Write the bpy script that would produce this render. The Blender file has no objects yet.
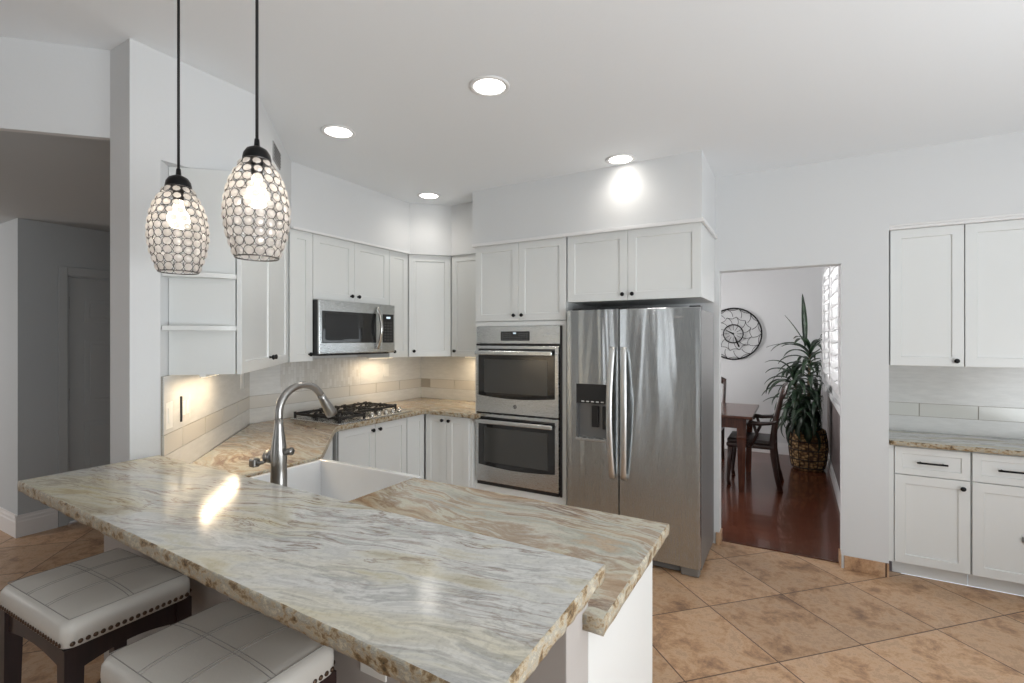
import bpy, bmesh, math, random
from mathutils import Vector, Matrix
random.seed(7)
PI = math.pi
R = math.radians
SC = bpy.context.scene
COL = SC.collection

# ------------------------------------------------------------------ camera
cam_d = bpy.data.cameras.new('camera')
cam = bpy.data.objects.new('camera', cam_d)
COL.objects.link(cam)
cam.location = (0, 0, 1.53)
cam.rotation_euler = (R(90), 0, R(29.9))
cam_d.sensor_width = 36
cam_d.lens = 492 / 1024 * 36
cam_d.shift_y = -2.5 / 1024
cam_d.clip_start = 0.02
SC.camera = cam

# ------------------------------------------------------------------ world, exposure
SC.view_settings.view_transform = 'Standard'
SC.view_settings.look = 'None'
SC.view_settings.gamma = 1
SC.view_settings.use_curve_mapping = False
SC.view_settings.exposure = -0.18
W = bpy.data.worlds.new('daylight')
SC.world = W
W.use_nodes = True
W.node_tree.nodes['Background'].inputs[0].default_value = (0.86, 0.92, 1.0, 1)
W.node_tree.nodes['Background'].inputs[1].default_value = 1.0

# ------------------------------------------------------------------ large area lights (window daylight and added fills)
def area(name, loc, rot, sx, sy, energy, color=(1, 1, 1), shape='RECTANGLE', spread=None):
    d = bpy.data.lights.new(name, 'AREA')
    d.shape = shape
    d.size = sx
    if shape in ('RECTANGLE', 'ELLIPSE'):
        d.size_y = sy
    d.energy = energy
    d.color = color
    if spread:
        d.spread = spread
    o = bpy.data.objects.new(name, d)
    COL.objects.link(o)
    o.location = loc
    o.rotation_euler = rot
    return o

area('patio_daylight', (2.62, .5, 1.25), (0, R(90), 0), 2.0, 3.0, 15, (0.93, 0.975, 1.0))
area('ceiling_fill', (2.60, .5, 1.0), (0, R(143), 0), 1.2, 3.0, 132, (0.93, 0.975, 1.0))  # added fill, tilted upward to brighten the ceiling
area('rear_window_daylight', (-2.5, -3.12, 1.4), (R(90), 0, 0), 0.55, 1.5, 7, (0.98, 0.99, 1.0))
area('dining_daylight', (0.62, 5.85, 1.75), (0, R(90), 0), 1.3, 1.9, 45, (1.0, 0.98, 0.97))
area('dining_fill', (-3.3, 5.8, 1.5), (0, R(-90), 0), 1.6, 1.8, 78, (1.0, 0.97, 0.96))  # added fill for the dining room, no window on this side
area('hall_fill', (-7.0, -1.3, 1.5), (R(90), 0, 0), 1.4, 1.2, 50, (1.0, 0.95, 0.92))  # added unseen light that brightens the hall return wall

# ------------------------------------------------------------------ materials
def mat(name, color=(.8, .8, .8), rough=.5, metal=0.0, spec=None, coat=0.0, emit=None, estr=0.0, trans=0.0):
    m = bpy.data.materials.new(name)
    m.use_nodes = True
    b = m.node_tree.nodes['Principled BSDF']
    b.inputs['Base Color'].default_value = (*color, 1)
    b.inputs['Roughness'].default_value = rough
    b.inputs['Metallic'].default_value = metal
    if spec is not None:
        b.inputs['Specular IOR Level'].default_value = spec
    b.inputs['Coat Weight'].default_value = coat
    b.inputs['Transmission Weight'].default_value = trans
    if emit:
        b.inputs['Emission Color'].default_value = (*emit, 1)
        b.inputs['Emission Strength'].default_value = estr
    return m

def N(m, kind, **kw):
    n = m.node_tree.nodes.new(kind)
    for k, v in kw.items():
        setattr(n, k, v)
    return n

def L(m, a, b):
    m.node_tree.links.new(a, b)

def ramp(m, stops, interp='LINEAR'):
    n = N(m, 'ShaderNodeValToRGB')
    cr = n.color_ramp
    cr.interpolation = interp
    while len(cr.elements) > len(stops):
        cr.elements.remove(cr.elements[-1])
    while len(cr.elements) < len(stops):
        cr.elements.new(1)
    for e, (p, c) in zip(cr.elements, stops):
        e.position = p
        e.color = (*c, 1) if len(c) == 3 else c
    return n

def coords(m, scale=(1, 1, 1), rot=(0, 0, 0), loc=(0, 0, 0), kind='Object'):
    t = N(m, 'ShaderNodeTexCoord')
    mp = N(m, 'ShaderNodeMapping')
    mp.inputs['Scale'].default_value = scale
    mp.inputs['Rotation'].default_value = rot
    mp.inputs['Location'].default_value = loc
    L(m, t.outputs[kind], mp.inputs['Vector'])
    return mp.outputs['Vector']

def noise(m, vec, scale, detail=4, rough=.5, dist=0.0):
    n = N(m, 'ShaderNodeTexNoise')
    n.inputs['Scale'].default_value = scale
    n.inputs['Detail'].default_value = detail
    n.inputs['Roughness'].default_value = rough
    n.inputs['Distortion'].default_value = dist
    L(m, vec, n.inputs['Vector'])
    return n

def mth(m, op, a, b=None, c=None):
    n = N(m, 'ShaderNodeMath', operation=op)
    for i, v in enumerate((a, b, c)):
        if v is None:
            continue
        if isinstance(v, (int, float)):
            n.inputs[i].default_value = v
        else:
            L(m, v, n.inputs[i])
    return n.outputs[0]

def mixc(m, fac, a, b, blend='MIX'):
    n = N(m, 'ShaderNodeMix', data_type='RGBA', blend_type=blend)
    for sock, v in ((n.inputs[0], fac), (n.inputs[6], a), (n.inputs[7], b)):
        if isinstance(v, (int, float)):
            sock.default_value = v
        elif isinstance(v, tuple):
            sock.default_value = (*v, 1)
        else:
            L(m, v, sock)
    return n.outputs[2]

def bsdf(m):
    return m.node_tree.nodes['Principled BSDF']

def bump(m, height, strength=.2, dist=.01):
    n = N(m, 'ShaderNodeBump')
    n.inputs['Strength'].default_value = strength
    n.inputs['Distance'].default_value = dist
    L(m, height, n.inputs['Height'])
    L(m, n.outputs[0], bsdf(m).inputs['Normal'])

def painted(name, color, rough=.6, tex=.06, scale=90):
    m = mat(name, color, rough)
    bump(m, noise(m, coords(m), scale, 3).outputs[0], tex, .004)
    return m

WALL = painted('wall_paint', (.69, .70, .705), .75, .08, 70)
CEIL = painted('ceiling_paint', (.835, .865, .89), .85, .08, 60)
HALLT = painted('hall_door_shaded', (.50, .53, .545), .45, .02, 40)  # white door and casing, with the hall's shade put into the colour
HALLW = painted('hall_shaded_paint', (.50, .535, .555), .75, .06, 70)  # dimness of the unlit hall put into a greyer base colour
TAUPE = painted('dining_lower_wall_brown', (.20, .165, .16), .6, .05, 70)  # darker brown for the lower part of the wall
CAB = painted('cabinet_lacquer', (.745, .76, .75), .32, .015, 40)
TRIM = painted('white_trim_paint', (.78, .78, .78), .35, .01, 30)
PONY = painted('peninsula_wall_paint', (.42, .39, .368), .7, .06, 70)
BLACK = mat('black_metal', (.012, .012, .013), .35, .6)
BLACKP = mat('black_plastic', (.015, .015, .016), .4)
CORD = mat('black_cord', (.01, .01, .01), .6)
DARKGAP = mat('dark_shadow_board', (.03, .03, .03), .8)
WHITEP = mat('white_plastic', (.80, .80, .77), .35)
PORC = mat('white_fireclay', (.82, .83, .84), .12, coat=.5)
IRON = mat('cast_iron', (.014, .013, .013), .55)
CHROME = mat('satin_nickel', (.58, .57, .55), .22, 1.0)
NICKEL_D = mat('brushed_nickel_dark', (.36, .35, .335), .28, 1.0)
BRONZE = mat('antique_bronze', (.10, .065, .045), .35, .85)
GLASSB = mat('dark_oven_glass', (.012, .012, .013), .06, coat=.6)
SCREEN = mat('lit_display', (.02, .02, .02), .3, emit=(.75, .9, 1.0), estr=1.2)

def stainless(name, color, rough, axis=(60, 60, .6), warp=None, wstr=.12):
    m = mat(name, color, rough, 1.0)
    fine = noise(m, coords(m, axis), 14, 3, .6)
    rr = mth(m, 'MULTIPLY_ADD', fine.outputs[0], .14, rough - .07)
    L(m, rr, bsdf(m).inputs['Roughness'])
    if warp:
        w = noise(m, coords(m, warp), 1.0, 2.0, .4, .5)
        bump(m, w.outputs[0], wstr, .02)
    else:
        bump(m, fine.outputs[0], .03, .002)
    return m

STEEL = stainless('stainless_steel', (.65, .665, .67), .26, (.6, 60, 60))
STEELX = stainless('stainless_steel_panel', (.65, .665, .67), .27, (1.5, 1.5, 60))
FRIDGE = stainless('fridge_stainless', (.52, .55, .565), .26, (70, 70, .8), (6.0, 2, .42), .75)
bsdf(FRIDGE).inputs['Anisotropic'].default_value = .9
bsdf(FRIDGE).inputs['Anisotropic Rotation'].default_value = .25
tg = N(FRIDGE, 'ShaderNodeTangent', direction_type='RADIAL', axis='Z')
L(FRIDGE, tg.outputs[0], bsdf(FRIDGE).inputs['Tangent'])
HANDLE = mat('satin_handle_steel', (.66, .66, .65), .36, 1.0)
FRIDGE_S = mat('fridge_side_grey', (.25, .25, .245), .42, .5)

def granite(name, stops, veins, seed, rot, stretch=(0.75, 3.6, 2.2), warp=.55, veinw=.03, tint=(1.0, .93, .74)):
    m = mat(name, rough=.14, spec=.5)
    v = coords(m, (1, 1, 1), (0, 0, rot), (seed, seed * .7, seed * .3))
    a = noise(m, v, 1.3, 3, .5)
    s1 = N(m, 'ShaderNodeVectorMath', operation='SUBTRACT')
    L(m, a.outputs['Color'], s1.inputs[0]); s1.inputs[1].default_value = (.5, .5, .5)
    s2 = N(m, 'ShaderNodeVectorMath', operation='SCALE')
    L(m, s1.outputs[0], s2.inputs[0]); s2.inputs['Scale'].default_value = warp
    s3 = N(m, 'ShaderNodeVectorMath', operation='ADD')
    L(m, v, s3.inputs[0]); L(m, s2.outputs[0], s3.inputs[1])
    mp = N(m, 'ShaderNodeMapping'); mp.inputs['Scale'].default_value = stretch
    L(m, s3.outputs[0], mp.inputs['Vector'])
    b = noise(m, mp.outputs[0], 2.1, 13, .62, .35)
    c = ramp(m, stops); L(m, b.outputs[0], c.inputs[0])
    # thin mineral veins following the flow
    mp2 = N(m, 'ShaderNodeMapping'); mp2.inputs['Scale'].default_value = (stretch[0], stretch[1] * 1.3, stretch[2])
    mp2.inputs['Location'].default_value = (3.1, 1.7, .4)
    L(m, s3.outputs[0], mp2.inputs['Vector'])
    vn = noise(m, mp2.outputs[0], 2.6, 9, .6, .5)
    d = mth(m, 'ABSOLUTE', mth(m, 'SUBTRACT', vn.outputs[0], .5))
    vm = mth(m, 'SUBTRACT', 1.0, mth(m, 'DIVIDE', d, veinw))
    vm = mth(m, 'MAXIMUM', vm, 0.0)
    patch = noise(m, v, 2.3, 3)
    pr = ramp(m, [(.42, (0, 0, 0)), (.62, (1, 1, 1))]); L(m, patch.outputs[0], pr.inputs[0])
    vm = mth(m, 'MULTIPLY', mth(m, 'MULTIPLY', vm, pr.outputs[0]), .85)
    col = mixc(m, vm, c.outputs[0], veins)
    mp3 = N(m, 'ShaderNodeMapping'); mp3.inputs['Scale'].default_value = (stretch[0] * .6, stretch[1] * .6, 1); mp3.inputs['Location'].default_value = (seed * 2, 5, 0)
    L(m, s3.outputs[0], mp3.inputs['Vector'])
    tn = noise(m, mp3.outputs[0], 1.9, 7, .6, .3)
    tr_ = ramp(m, [(.48, (0, 0, 0)), (.60, (1, 1, 1))]); L(m, tn.outputs[0], tr_.inputs[0])
    col = mixc(m, mth(m, 'MULTIPLY', tr_.outputs[0], .75), col, mixc(m, 1.0, col, tint, 'MULTIPLY'))
    gr = noise(m, v, 95, 4, .7)
    g2 = ramp(m, [(.3, (.66, .66, .64)), (.5, (1, 1, 1)), (.72, (1.0, 1.0, 1.0))]); L(m, gr.outputs[0], g2.inputs[0])
    col = mixc(m, .55, col, g2.outputs[0], 'MULTIPLY')
    L(m, col, bsdf(m).inputs['Base Color'])
    return m

BAR_STOPS = [(.22, (.26, .22, .16)), (.32, (.44, .40, .31)), (.39, (.57, .54, .44)), (.45, (.66, .66, .62)), (.49, (.56, .56, .545)),
             (.53, (.70, .70, .675)), (.575, (.45, .45, .44)), (.62, (.63, .63, .59)), (.67, (.55, .53, .42)), (.76, (.72, .72, .70))]
LOW_STOPS = [(.22, (.17, .11, .07)), (.32, (.34, .24, .16)), (.39, (.50, .39, .28)), (.45, (.60, .58, .48)), (.49, (.38, .29, .21)),
             (.53, (.60, .57, .49)), (.575, (.44, .44, .38)), (.63, (.52, .40, .28)), (.67, (.62, .60, .52)), (.76, (.68, .67, .60))]
G_BAR = granite('bar_granite', BAR_STOPS, (.20, .13, .09), 1.3, R(-12), (.85, 4.6, 3.0), .30, .022)
G_LOW = granite('counter_granite', LOW_STOPS, (.19, .105, .07), 4.2, R(8), (0.7, 3.2, 2.4), .5, .05, (.80, .66, .50))
EDGE_STOPS = [(.32, (.05, .035, .02)), (.42, (.26, .17, .08)), (.49, (.48, .40, .28)), (.55, (.36, .34, .29)), (.62, (.58, .52, .39)), (.74, (.62, .60, .53))]
def edge_granite(name, stops):
    m = mat(name, rough=.45)
    v = coords(m, (20, 20, 26))
    n = noise(m, v, 1.6, 8, .65)
    c = ramp(m, stops); L(m, n.outputs[0], c.inputs[0])
    L(m, c.outputs[0], bsdf(m).inputs['Base Color'])
    bump(m, n.outputs[0], .7, .012)
    return m
G_EDGE = edge_granite('rough_granite_edge', EDGE_STOPS)

def tile_floor():
    m = mat('travertine_floor_tile', rough=.38)
    T = .506
    t = N(m, 'ShaderNodeTexCoord')
    sx = N(m, 'ShaderNodeSeparateXYZ'); L(m, t.outputs['Object'], sx.inputs[0])
    k = 1 / math.sqrt(2)
    u = mth(m, 'MULTIPLY', mth(m, 'ADD', sx.outputs[0], sx.outputs[1]), k)
    v = mth(m, 'MULTIPLY', mth(m, 'SUBTRACT', sx.outputs[0], sx.outputs[1]), k)
    un = mth(m, 'DIVIDE', mth(m, 'SUBTRACT', u, 1.825 - T * 20), T)
    vn = mth(m, 'DIVIDE', mth(m, 'SUBTRACT', v, -1.92 - T * 20), T)
    fu = mth(m, 'FRACT', un); fv = mth(m, 'FRACT', vn)
    du = mth(m, 'MINIMUM', fu, mth(m, 'SUBTRACT', 1.0, fu))
    dv = mth(m, 'MINIMUM', fv, mth(m, 'SUBTRACT', 1.0, fv))
    dd = mth(m, 'MINIMUM', du, dv)
    grout = mth(m, 'LESS_THAN', dd, .0068)
    cid = N(m, 'ShaderNodeCombineXYZ')
    L(m, mth(m, 'FLOOR', un), cid.inputs[0]); L(m, mth(m, 'FLOOR', vn), cid.inputs[1])
    wn = N(m, 'ShaderNodeTexWhiteNoise'); L(m, cid.outputs[0], wn.inputs['Vector'])
    off = N(m, 'ShaderNodeVectorMath', operation='SCALE'); L(m, wn.outputs['Color'], off.inputs[0]); off.inputs['Scale'].default_value = 12
    ad = N(m, 'ShaderNodeVectorMath', operation='ADD'); L(m, t.outputs['Object'], ad.inputs[0]); L(m, off.outputs[0], ad.inputs[1])
    big = noise(m, ad.outputs[0], 5.5, 14, .78, .25)
    c = ramp(m, [(.30, (.16, .090, .052)), (.40, (.33, .190, .110)), (.47, (.50, .300, .165)), (.53, (.58, .385, .245)), (.58, (.44, .275, .165)), (.64, (.60, .41, .26)), (.74, (.68, .51, .37))])
    L(m, big.outputs[0], c.inputs[0])
    hs = N(m, 'ShaderNodeHueSaturation'); L(m, c.outputs[0], hs.inputs['Color'])
    L(m, mth(m, 'MULTIPLY_ADD', wn.outputs['Value'], .26, .86), hs.inputs['Value'])
    col = mixc(m, grout, hs.outputs[0], (.11, .06, .035))
    L(m, col, bsdf(m).inputs['Base Color'])
    h = mth(m, 'SUBTRACT', mth(m, 'MULTIPLY', big.outputs[0], .25), grout)
    bump(m, h, .25, .004)
    return m
TILE = tile_floor()

def wood(name, c0, c1, rough, scale=(1, 14, 14), coat=0.0, planks=None):
    m = mat(name, rough=rough, coat=coat)
    v = coords(m, scale)
    n = noise(m, v, 3, 6, .6, .4)
    c = ramp(m, [(.3, c0), (.7, c1)]); L(m, n.outputs[0], c.inputs[0])
    col = c.outputs[0]
    if planks:
        b = N(m, 'ShaderNodeTexBrick')
        L(m, coords(m, (1, 1, 1)), b.inputs['Vector'])
        b.inputs['Scale'].default_value = 1
        b.inputs['Brick Width'].default_value = 1.1
        b.inputs['Row Height'].default_value = planks
        b.inputs['Mortar Size'].default_value = .0016
        b.inputs['Color1'].default_value = (.75, .72, .70, 1)
        b.inputs['Color2'].default_value = (1.1, 1.05, 1.0, 1)
        b.inputs['Mortar'].default_value = (.3, .28, .27, 1)
        col = mixc(m, 1.0, col, b.outputs[0], 'MULTIPLY')
    L(m, col, bsdf(m).inputs['Base Color'])
    bump(m, n.outputs[0], .06, .003)
    return m
WOODFL = wood('cherry_wood_floor', (.075, .022, .012), (.18, .056, .028), .22, (1, 14, 14), .3, .083)
ESPRESSO = wood('espresso_wood', (.010, .004, .004), (.026, .010, .009), .42, (14, 14, 1.2), .08)
MAHOG = wood('mahogany_wood', (.045, .013, .007), (.12, .038, .018), .26, (10, 10, 1.2), .35)
DARKW = wood('dark_carved_wood', (.018, .007, .005), (.045, .018, .012), .3, (12, 12, 1.5), .3)
DLEATH = mat('dark_leather', (.025, .014, .012), .4)
CREAM = painted('cream_leather', (.60, .575, .53), .42, .10, 160)
STITCH = mat('grey_stitching', (.30, .28, .26), .7)

def backsplash(name, mosaic=False):
    m = mat(name, (.72, .72, .69), .2)
    if mosaic:
        b = N(m, 'ShaderNodeTexBrick')
        t_ = N(m, 'ShaderNodeTexCoord'); sp_ = N(m, 'ShaderNodeSeparateXYZ'); cb_ = N(m, 'ShaderNodeCombineXYZ')
        L(m, t_.outputs['Object'], sp_.inputs[0]); L(m, sp_.outputs[2], cb_.inputs[0]); L(m, sp_.outputs[0], cb_.inputs[1])
        L(m, cb_.outputs[0], b.inputs['Vector'])
        b.inputs['Scale'].default_value = 1
        b.inputs['Brick Width'].default_value = .06
        b.inputs['Row Height'].default_value = .024
        b.inputs['Mortar Size'].default_value = .0012
        b.inputs['Color1'].default_value = (.74, .73, .70, 1)
        b.inputs['Color2'].default_value = (.62, .60, .56, 1)
        b.inputs['Mortar'].default_value = (.60, .59, .56, 1)
        L(m, b.outputs[0], bsdf(m).inputs['Base Color'])
    else:
        n = noise(m, coords(m, (3, 3, 14)), 3, 5, .6)
        c = ramp(m, [(.3, (.66, .66, .64)), (.7, (.75, .75, .73))]); L(m, n.outputs[0], c.inputs[0])
        L(m, c.outputs[0], bsdf(m).inputs['Base Color'])
    return m
SPLASH = backsplash('white_backsplash_tile')
MOSAIC = backsplash('white_mosaic_tile', True)
ACCENT = mat('beige_glass_tile', (.67, .645, .595), .12)
ACCENTR = mat('pale_glass_tile', (.69, .69, .65), .12)
GROUT = mat('grey_grout', (.40, .37, .32), .8)

# ------------------------------------------------------------------ mesh helpers
class MB:
    def __init__(s):
        s.bm = bmesh.new()
        s.mats = []
    def _mi(s, m):
        if m is None:
            return 0
        if m not in s.mats:
            s.mats.append(m)
        return s.mats.index(m)
    def box(s, x0, y0, z0, x1, y1, z1, bev=0.0, seg=2, mtx=None, m=None):
        x0, x1 = min(x0, x1), max(x0, x1); y0, y1 = min(y0, y1), max(y0, y1); z0, z1 = min(z0, z1), max(z0, z1)
        M4 = Matrix.Translation(((x0 + x1) / 2, (y0 + y1) / 2, (z0 + z1) / 2)) @ Matrix.Diagonal((x1 - x0, y1 - y0, z1 - z0, 1))
        r = bmesh.ops.create_cube(s.bm, size=1, matrix=M4)
        vs = r['verts']
        es = {e for v in vs for e in v.link_edges}
        if bev > 0:
            r2 = bmesh.ops.bevel(s.bm, geom=list(es), offset=bev, segments=seg, affect='EDGES', profile=.5)
            vs = list({v for v in r2['verts']} | {v for f in r2['faces'] for v in f.verts} | {v for v in vs if v.is_valid})
        if mtx is not None:
            bmesh.ops.transform(s.bm, matrix=mtx, verts=vs)
        if m is not None:
            i = s._mi(m)
            for f in {f for v in vs for f in v.link_faces}:
                f.material_index = i
        return s
    def prism(s, poly, z0, z1, bev=0.0, seg=2, mtx=None, side=None):
        vs = [s.bm.verts.new((p[0], p[1], z0)) for p in poly]
        f = s.bm.faces.new(vs)
        r = bmesh.ops.extrude_face_region(s.bm, geom=[f])
        nv = [g for g in r['geom'] if isinstance(g, bmesh.types.BMVert)]
        bmesh.ops.translate(s.bm, vec=(0, 0, z1 - z0), verts=nv)
        allv = vs + nv
        fs = list({f for v in allv for f in v.link_faces})
        bmesh.ops.recalc_face_normals(s.bm, faces=fs)
        if side is not None:
            s._mi(None)
            for f in fs:
                f.normal_update()
                if abs(f.normal.z) < .5:
                    f.material_index = side
        if bev > 0:
            es = list({e for f in fs for e in f.edges})
            r2 = bmesh.ops.bevel(s.bm, geom=es, offset=bev, segments=seg, affect='EDGES', profile=.5)
            allv = list({v for f in r2['faces'] for v in f.verts} | {v for v in allv if v.is_valid})
        if mtx is not None:
            bmesh.ops.transform(s.bm, matrix=mtx, verts=allv)
        return s
    def tube(s, pts, r, n=10, caps=True, flat=None):
        pts = [Vector(p) for p in pts]
        rs = r if isinstance(r, (list, tuple)) else [r] * len(pts)
        rings = []
        prev = None
        for i, p in enumerate(pts):
            d = (pts[min(i + 1, len(pts) - 1)] - pts[max(i - 1, 0)]).normalized()
            if prev is None:
                a = Vector((0, 0, 1)) if abs(d.z) < .9 else Vector((1, 0, 0))
                u = d.cross(a).normalized()
            else:
                u = (prev - d * prev.dot(d)).normalized()
            prev = u
            w = d.cross(u)
            fl = flat if flat else 1.0
            rings.append([s.bm.verts.new(p + (u * math.cos(2 * PI * k / n) + w * fl * math.sin(2 * PI * k / n)) * rs[i]) for k in range(n)])
        for a, b in zip(rings, rings[1:]):
            for k in range(n):
                f = s.bm.faces.new((a[k], a[(k + 1) % n], b[(k + 1) % n], b[k]))
                f.smooth = True
        if caps:
            s.bm.faces.new(rings[0][::-1]); s.bm.faces.new(rings[-1])
        return s
    def ring(s, c, r, rr, axis='Z', n=24, k=6, mtx=None):
        vs = []
        for i in range(n):
            a = 2 * PI * i / n
            row = []
            for j in range(k):
                b = 2 * PI * j / k
                x = (r + rr * math.cos(b)) * math.cos(a); y = (r + rr * math.cos(b)) * math.sin(a); z = rr * math.sin(b)
                p = Vector((x, y, z))
                if axis == 'Y': p = Vector((x, z, y))
                if axis == 'X': p = Vector((z, x, y))
                if mtx is not None: p = mtx @ p
                row.append(s.bm.verts.new(p + Vector(c)))
            vs.append(row)
        for i in range(n):
            for j in range(k):
                f = s.bm.faces.new((vs[i][j], vs[(i + 1) % n][j], vs[(i + 1) % n][(j + 1) % k], vs[i][(j + 1) % k]))
                f.smooth = True
        return s
    def lathe(s, prof, c=(0, 0, 0), n=24, mtx=None, smooth=True, caps=True):
        rows = []
        for r, z in prof:
            row = []
            for k in range(n):
                p = Vector((r * math.cos(2 * PI * k / n), r * math.sin(2 * PI * k / n), z))
                if mtx is not None: p = mtx @ p
                row.append(s.bm.verts.new(p + Vector(c)))
            rows.append(row)
        for a, b in zip(rows, rows[1:]):
            for k in range(n):
                f = s.bm.faces.new((a[k], a[(k + 1) % n], b[(k + 1) % n], b[k]))
                f.smooth = smooth
        if caps:
            s.bm.faces.new(rows[0][::-1]); s.bm.faces.new(rows[-1])
        return s
    def loft(s, sections, smooth=True, caps=True):
        rows = [[s.bm.verts.new(p) for p in sec] for sec in sections]
        n = len(rows[0])
        for a, b in zip(rows, rows[1:]):
            for k in range(n):
                f = s.bm.faces.new((a[k], a[(k + 1) % n], b[(k + 1) % n], b[k]))
                f.smooth = smooth
        if caps:
            s.bm.faces.new(rows[0][::-1]); s.bm.faces.new(rows[-1])
        return s
    def out(s, name, m, parent=None, loc=(0, 0, 0), rz=0.0, extra=()):
        bmesh.ops.recalc_face_normals(s.bm, faces=s.bm.faces[:])
        me = bpy.data.meshes.new(name)
        s.bm.to_mesh(me); s.bm.free()
        if s.mats:
            for q in s.mats: me.materials.append(q if q is not None else m)
        else:
            me.materials.append(m)
            for q in extra: me.materials.append(q)
        o = bpy.data.objects.new(name, me)
        COL.objects.link(o)
        o.location = loc
        o.rotation_euler = (0, 0, rz)
        if parent is not None: o.parent = parent
        return o

def tag(o, label, cat, group=None):
    o['label'] = label; o['category'] = cat
    if group: o['group'] = group
    return o

def thing(name, label, cat, loc=(0, 0, 0), rz=0.0, group=None):
    o = bpy.data.objects.new(name, None)
    o.empty_display_size = .1
    COL.objects.link(o)
    o.location = loc; o.rotation_euler = (0, 0, rz)
    return tag(o, label, cat, group)

def struct(o):
    o['kind'] = 'structure'
    return o

def rotx(a): return Matrix.Rotation(a, 4, 'X')
def roty(a): return Matrix.Rotation(a, 4, 'Y')
def rotz(a): return Matrix.Rotation(a, 4, 'Z')

# ================================================================== SETTING
CH = 2.735
struct(MB().box(-9, -3.4, -.05, 3, 4.05, 0).out('floor', TILE))
struct(MB().box(-3.6, 4.05, -.05, .6, 7.7, 0.0).out('floor', WOODFL)).name = 'floor_dining'
struct(MB().prism([(-2.7, 4.1), (-9.2, -2.4), (-9.2, -3.4), (3, -3.4), (3, 4.6), (-2.7, 4.6)], CH, CH + .1).out('ceiling', CEIL))
struct(MB().box(-3.6, 4.6, CH, 3, 7.7, CH + .1).out('ceiling', CEIL)).name = 'ceiling_dining'
struct(MB().box(-3.6, 1.06, CH, -2.69, 4.6, CH + .1).out('ceiling', CEIL)).name = 'ceiling_range'

WX = -3.36      # range wall plane
WY = 3.95       # rear wall plane
# stub wall at the end of the bar + diagonal wall + range wall
struct(MB().prism([(-2.31, .945), (-2.31, 1.055), (WX, 2.09), (WX, WY + .12), (WX - .14, WY + .12), (WX - .14, 2.03), (-2.48, 1.15), (-2.48, .945)], 0, CH).out('wall_left', WALL))
# rear wall with doorway
b = MB()
b.box(WX, WY, 0, -.49, WY + .12, CH)
b.box(-.49, WY, 2.035, .27, WY + .12, CH)
b.box(.27, WY, 0, .524, WY + .12, CH)
b.box(.524, WY, 2.262, 3.0, WY + .12, CH)
b.box(1.72, WY, 0, 3.0, WY + .12, 2.262)
b.box(.504, WY + .12, 0, .524, 4.45, 2.28)
b.box(.524, 4.43, 0, 1.72, 4.47, 2.28)
b.box(1.70, WY + .12, 0, 1.74, 4.45, 2.28)
b.box(.524, WY + .12, 2.262, 1.72, 4.45, 2.30)
struct(b.out('wall_rear', WALL))
# walls behind the camera, with the patio opening and windows
b = MB()
b.box(2.66, -3.4, 0, 2.78, -1.05, CH); b.box(2.66, 2.05, 0, 2.78, WY, CH); b.box(2.66, -1.05, 2.3, 2.78, 2.05, CH); b.box(2.66, -1.05, 0, 2.78, 2.05, .12)
struct(b.out('wall_right', WALL))
b = MB()
b.box(-9, -3.3, 0, -2.8, -3.18, CH); b.box(-2.2, -3.3, 0, 2.78, -3.18, CH)
b.box(-2.8, -3.3, 0, -2.2, -3.18, .6); b.box(-2.8, -3.3, 2.2, -2.2, -3.18, CH)
struct(b.out('wall_front', HALLW))  # unseen wall, darkened so it bounces less light forward
# hallway
struct(MB().prism([(-2.48, .945), (-5.9, -2.475), (-5.922, -2.453), (-2.48, .989)], 2.37, CH).out('wall_header', WALL))
b = MB()
b.box(-5.34, 1.39, 0, -5.2, 1.685, 2.47); b.box(-5.34, 2.46, 0, -5.2, 4.2, 2.47); b.box(-5.34, 1.685, 2.06, -5.2, 2.46, 2.47)
b.box(-9, 1.39, 0, -5.34, 1.53, 2.47)
b.box(-5.34, 4.06, 0, WX - .14, 4.2, 2.47)
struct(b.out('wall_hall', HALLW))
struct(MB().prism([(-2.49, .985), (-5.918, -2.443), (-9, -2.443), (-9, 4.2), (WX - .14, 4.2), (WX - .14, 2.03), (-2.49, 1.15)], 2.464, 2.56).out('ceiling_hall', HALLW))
struct(MB().box(-9.1, -3.3, 0, -9, 1.53, CH).out('wall_hall_end', HALLW))
# dining room
b = MB()
b.box(-3.6, 7.45, 0, .6, 7.6, CH)
struct(b.out('wall_dining_rear', WALL))
struct(MB().box(-3.65, 4.07, 0, -3.5, 7.6, CH).out('wall_dining_left', WALL))
b = MB()
b.box(.36, WY + .12, .9, .50, 4.9, CH); b.box(.36, 6.88, .9, .50, 7.45, CH)
b.box(.36, 4.9, .9, .50, 6.88, 1.05); b.box(.36, 4.9, 2.42, .50, 6.88, CH)
struct(b.out('wall_dining_right', WALL))
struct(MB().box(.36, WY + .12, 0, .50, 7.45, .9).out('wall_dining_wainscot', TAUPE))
struct(MB().box(.335, WY + .13, .865, .36, 7.45, .925, .006).out('trim_chair_rail', TRIM))

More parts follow.
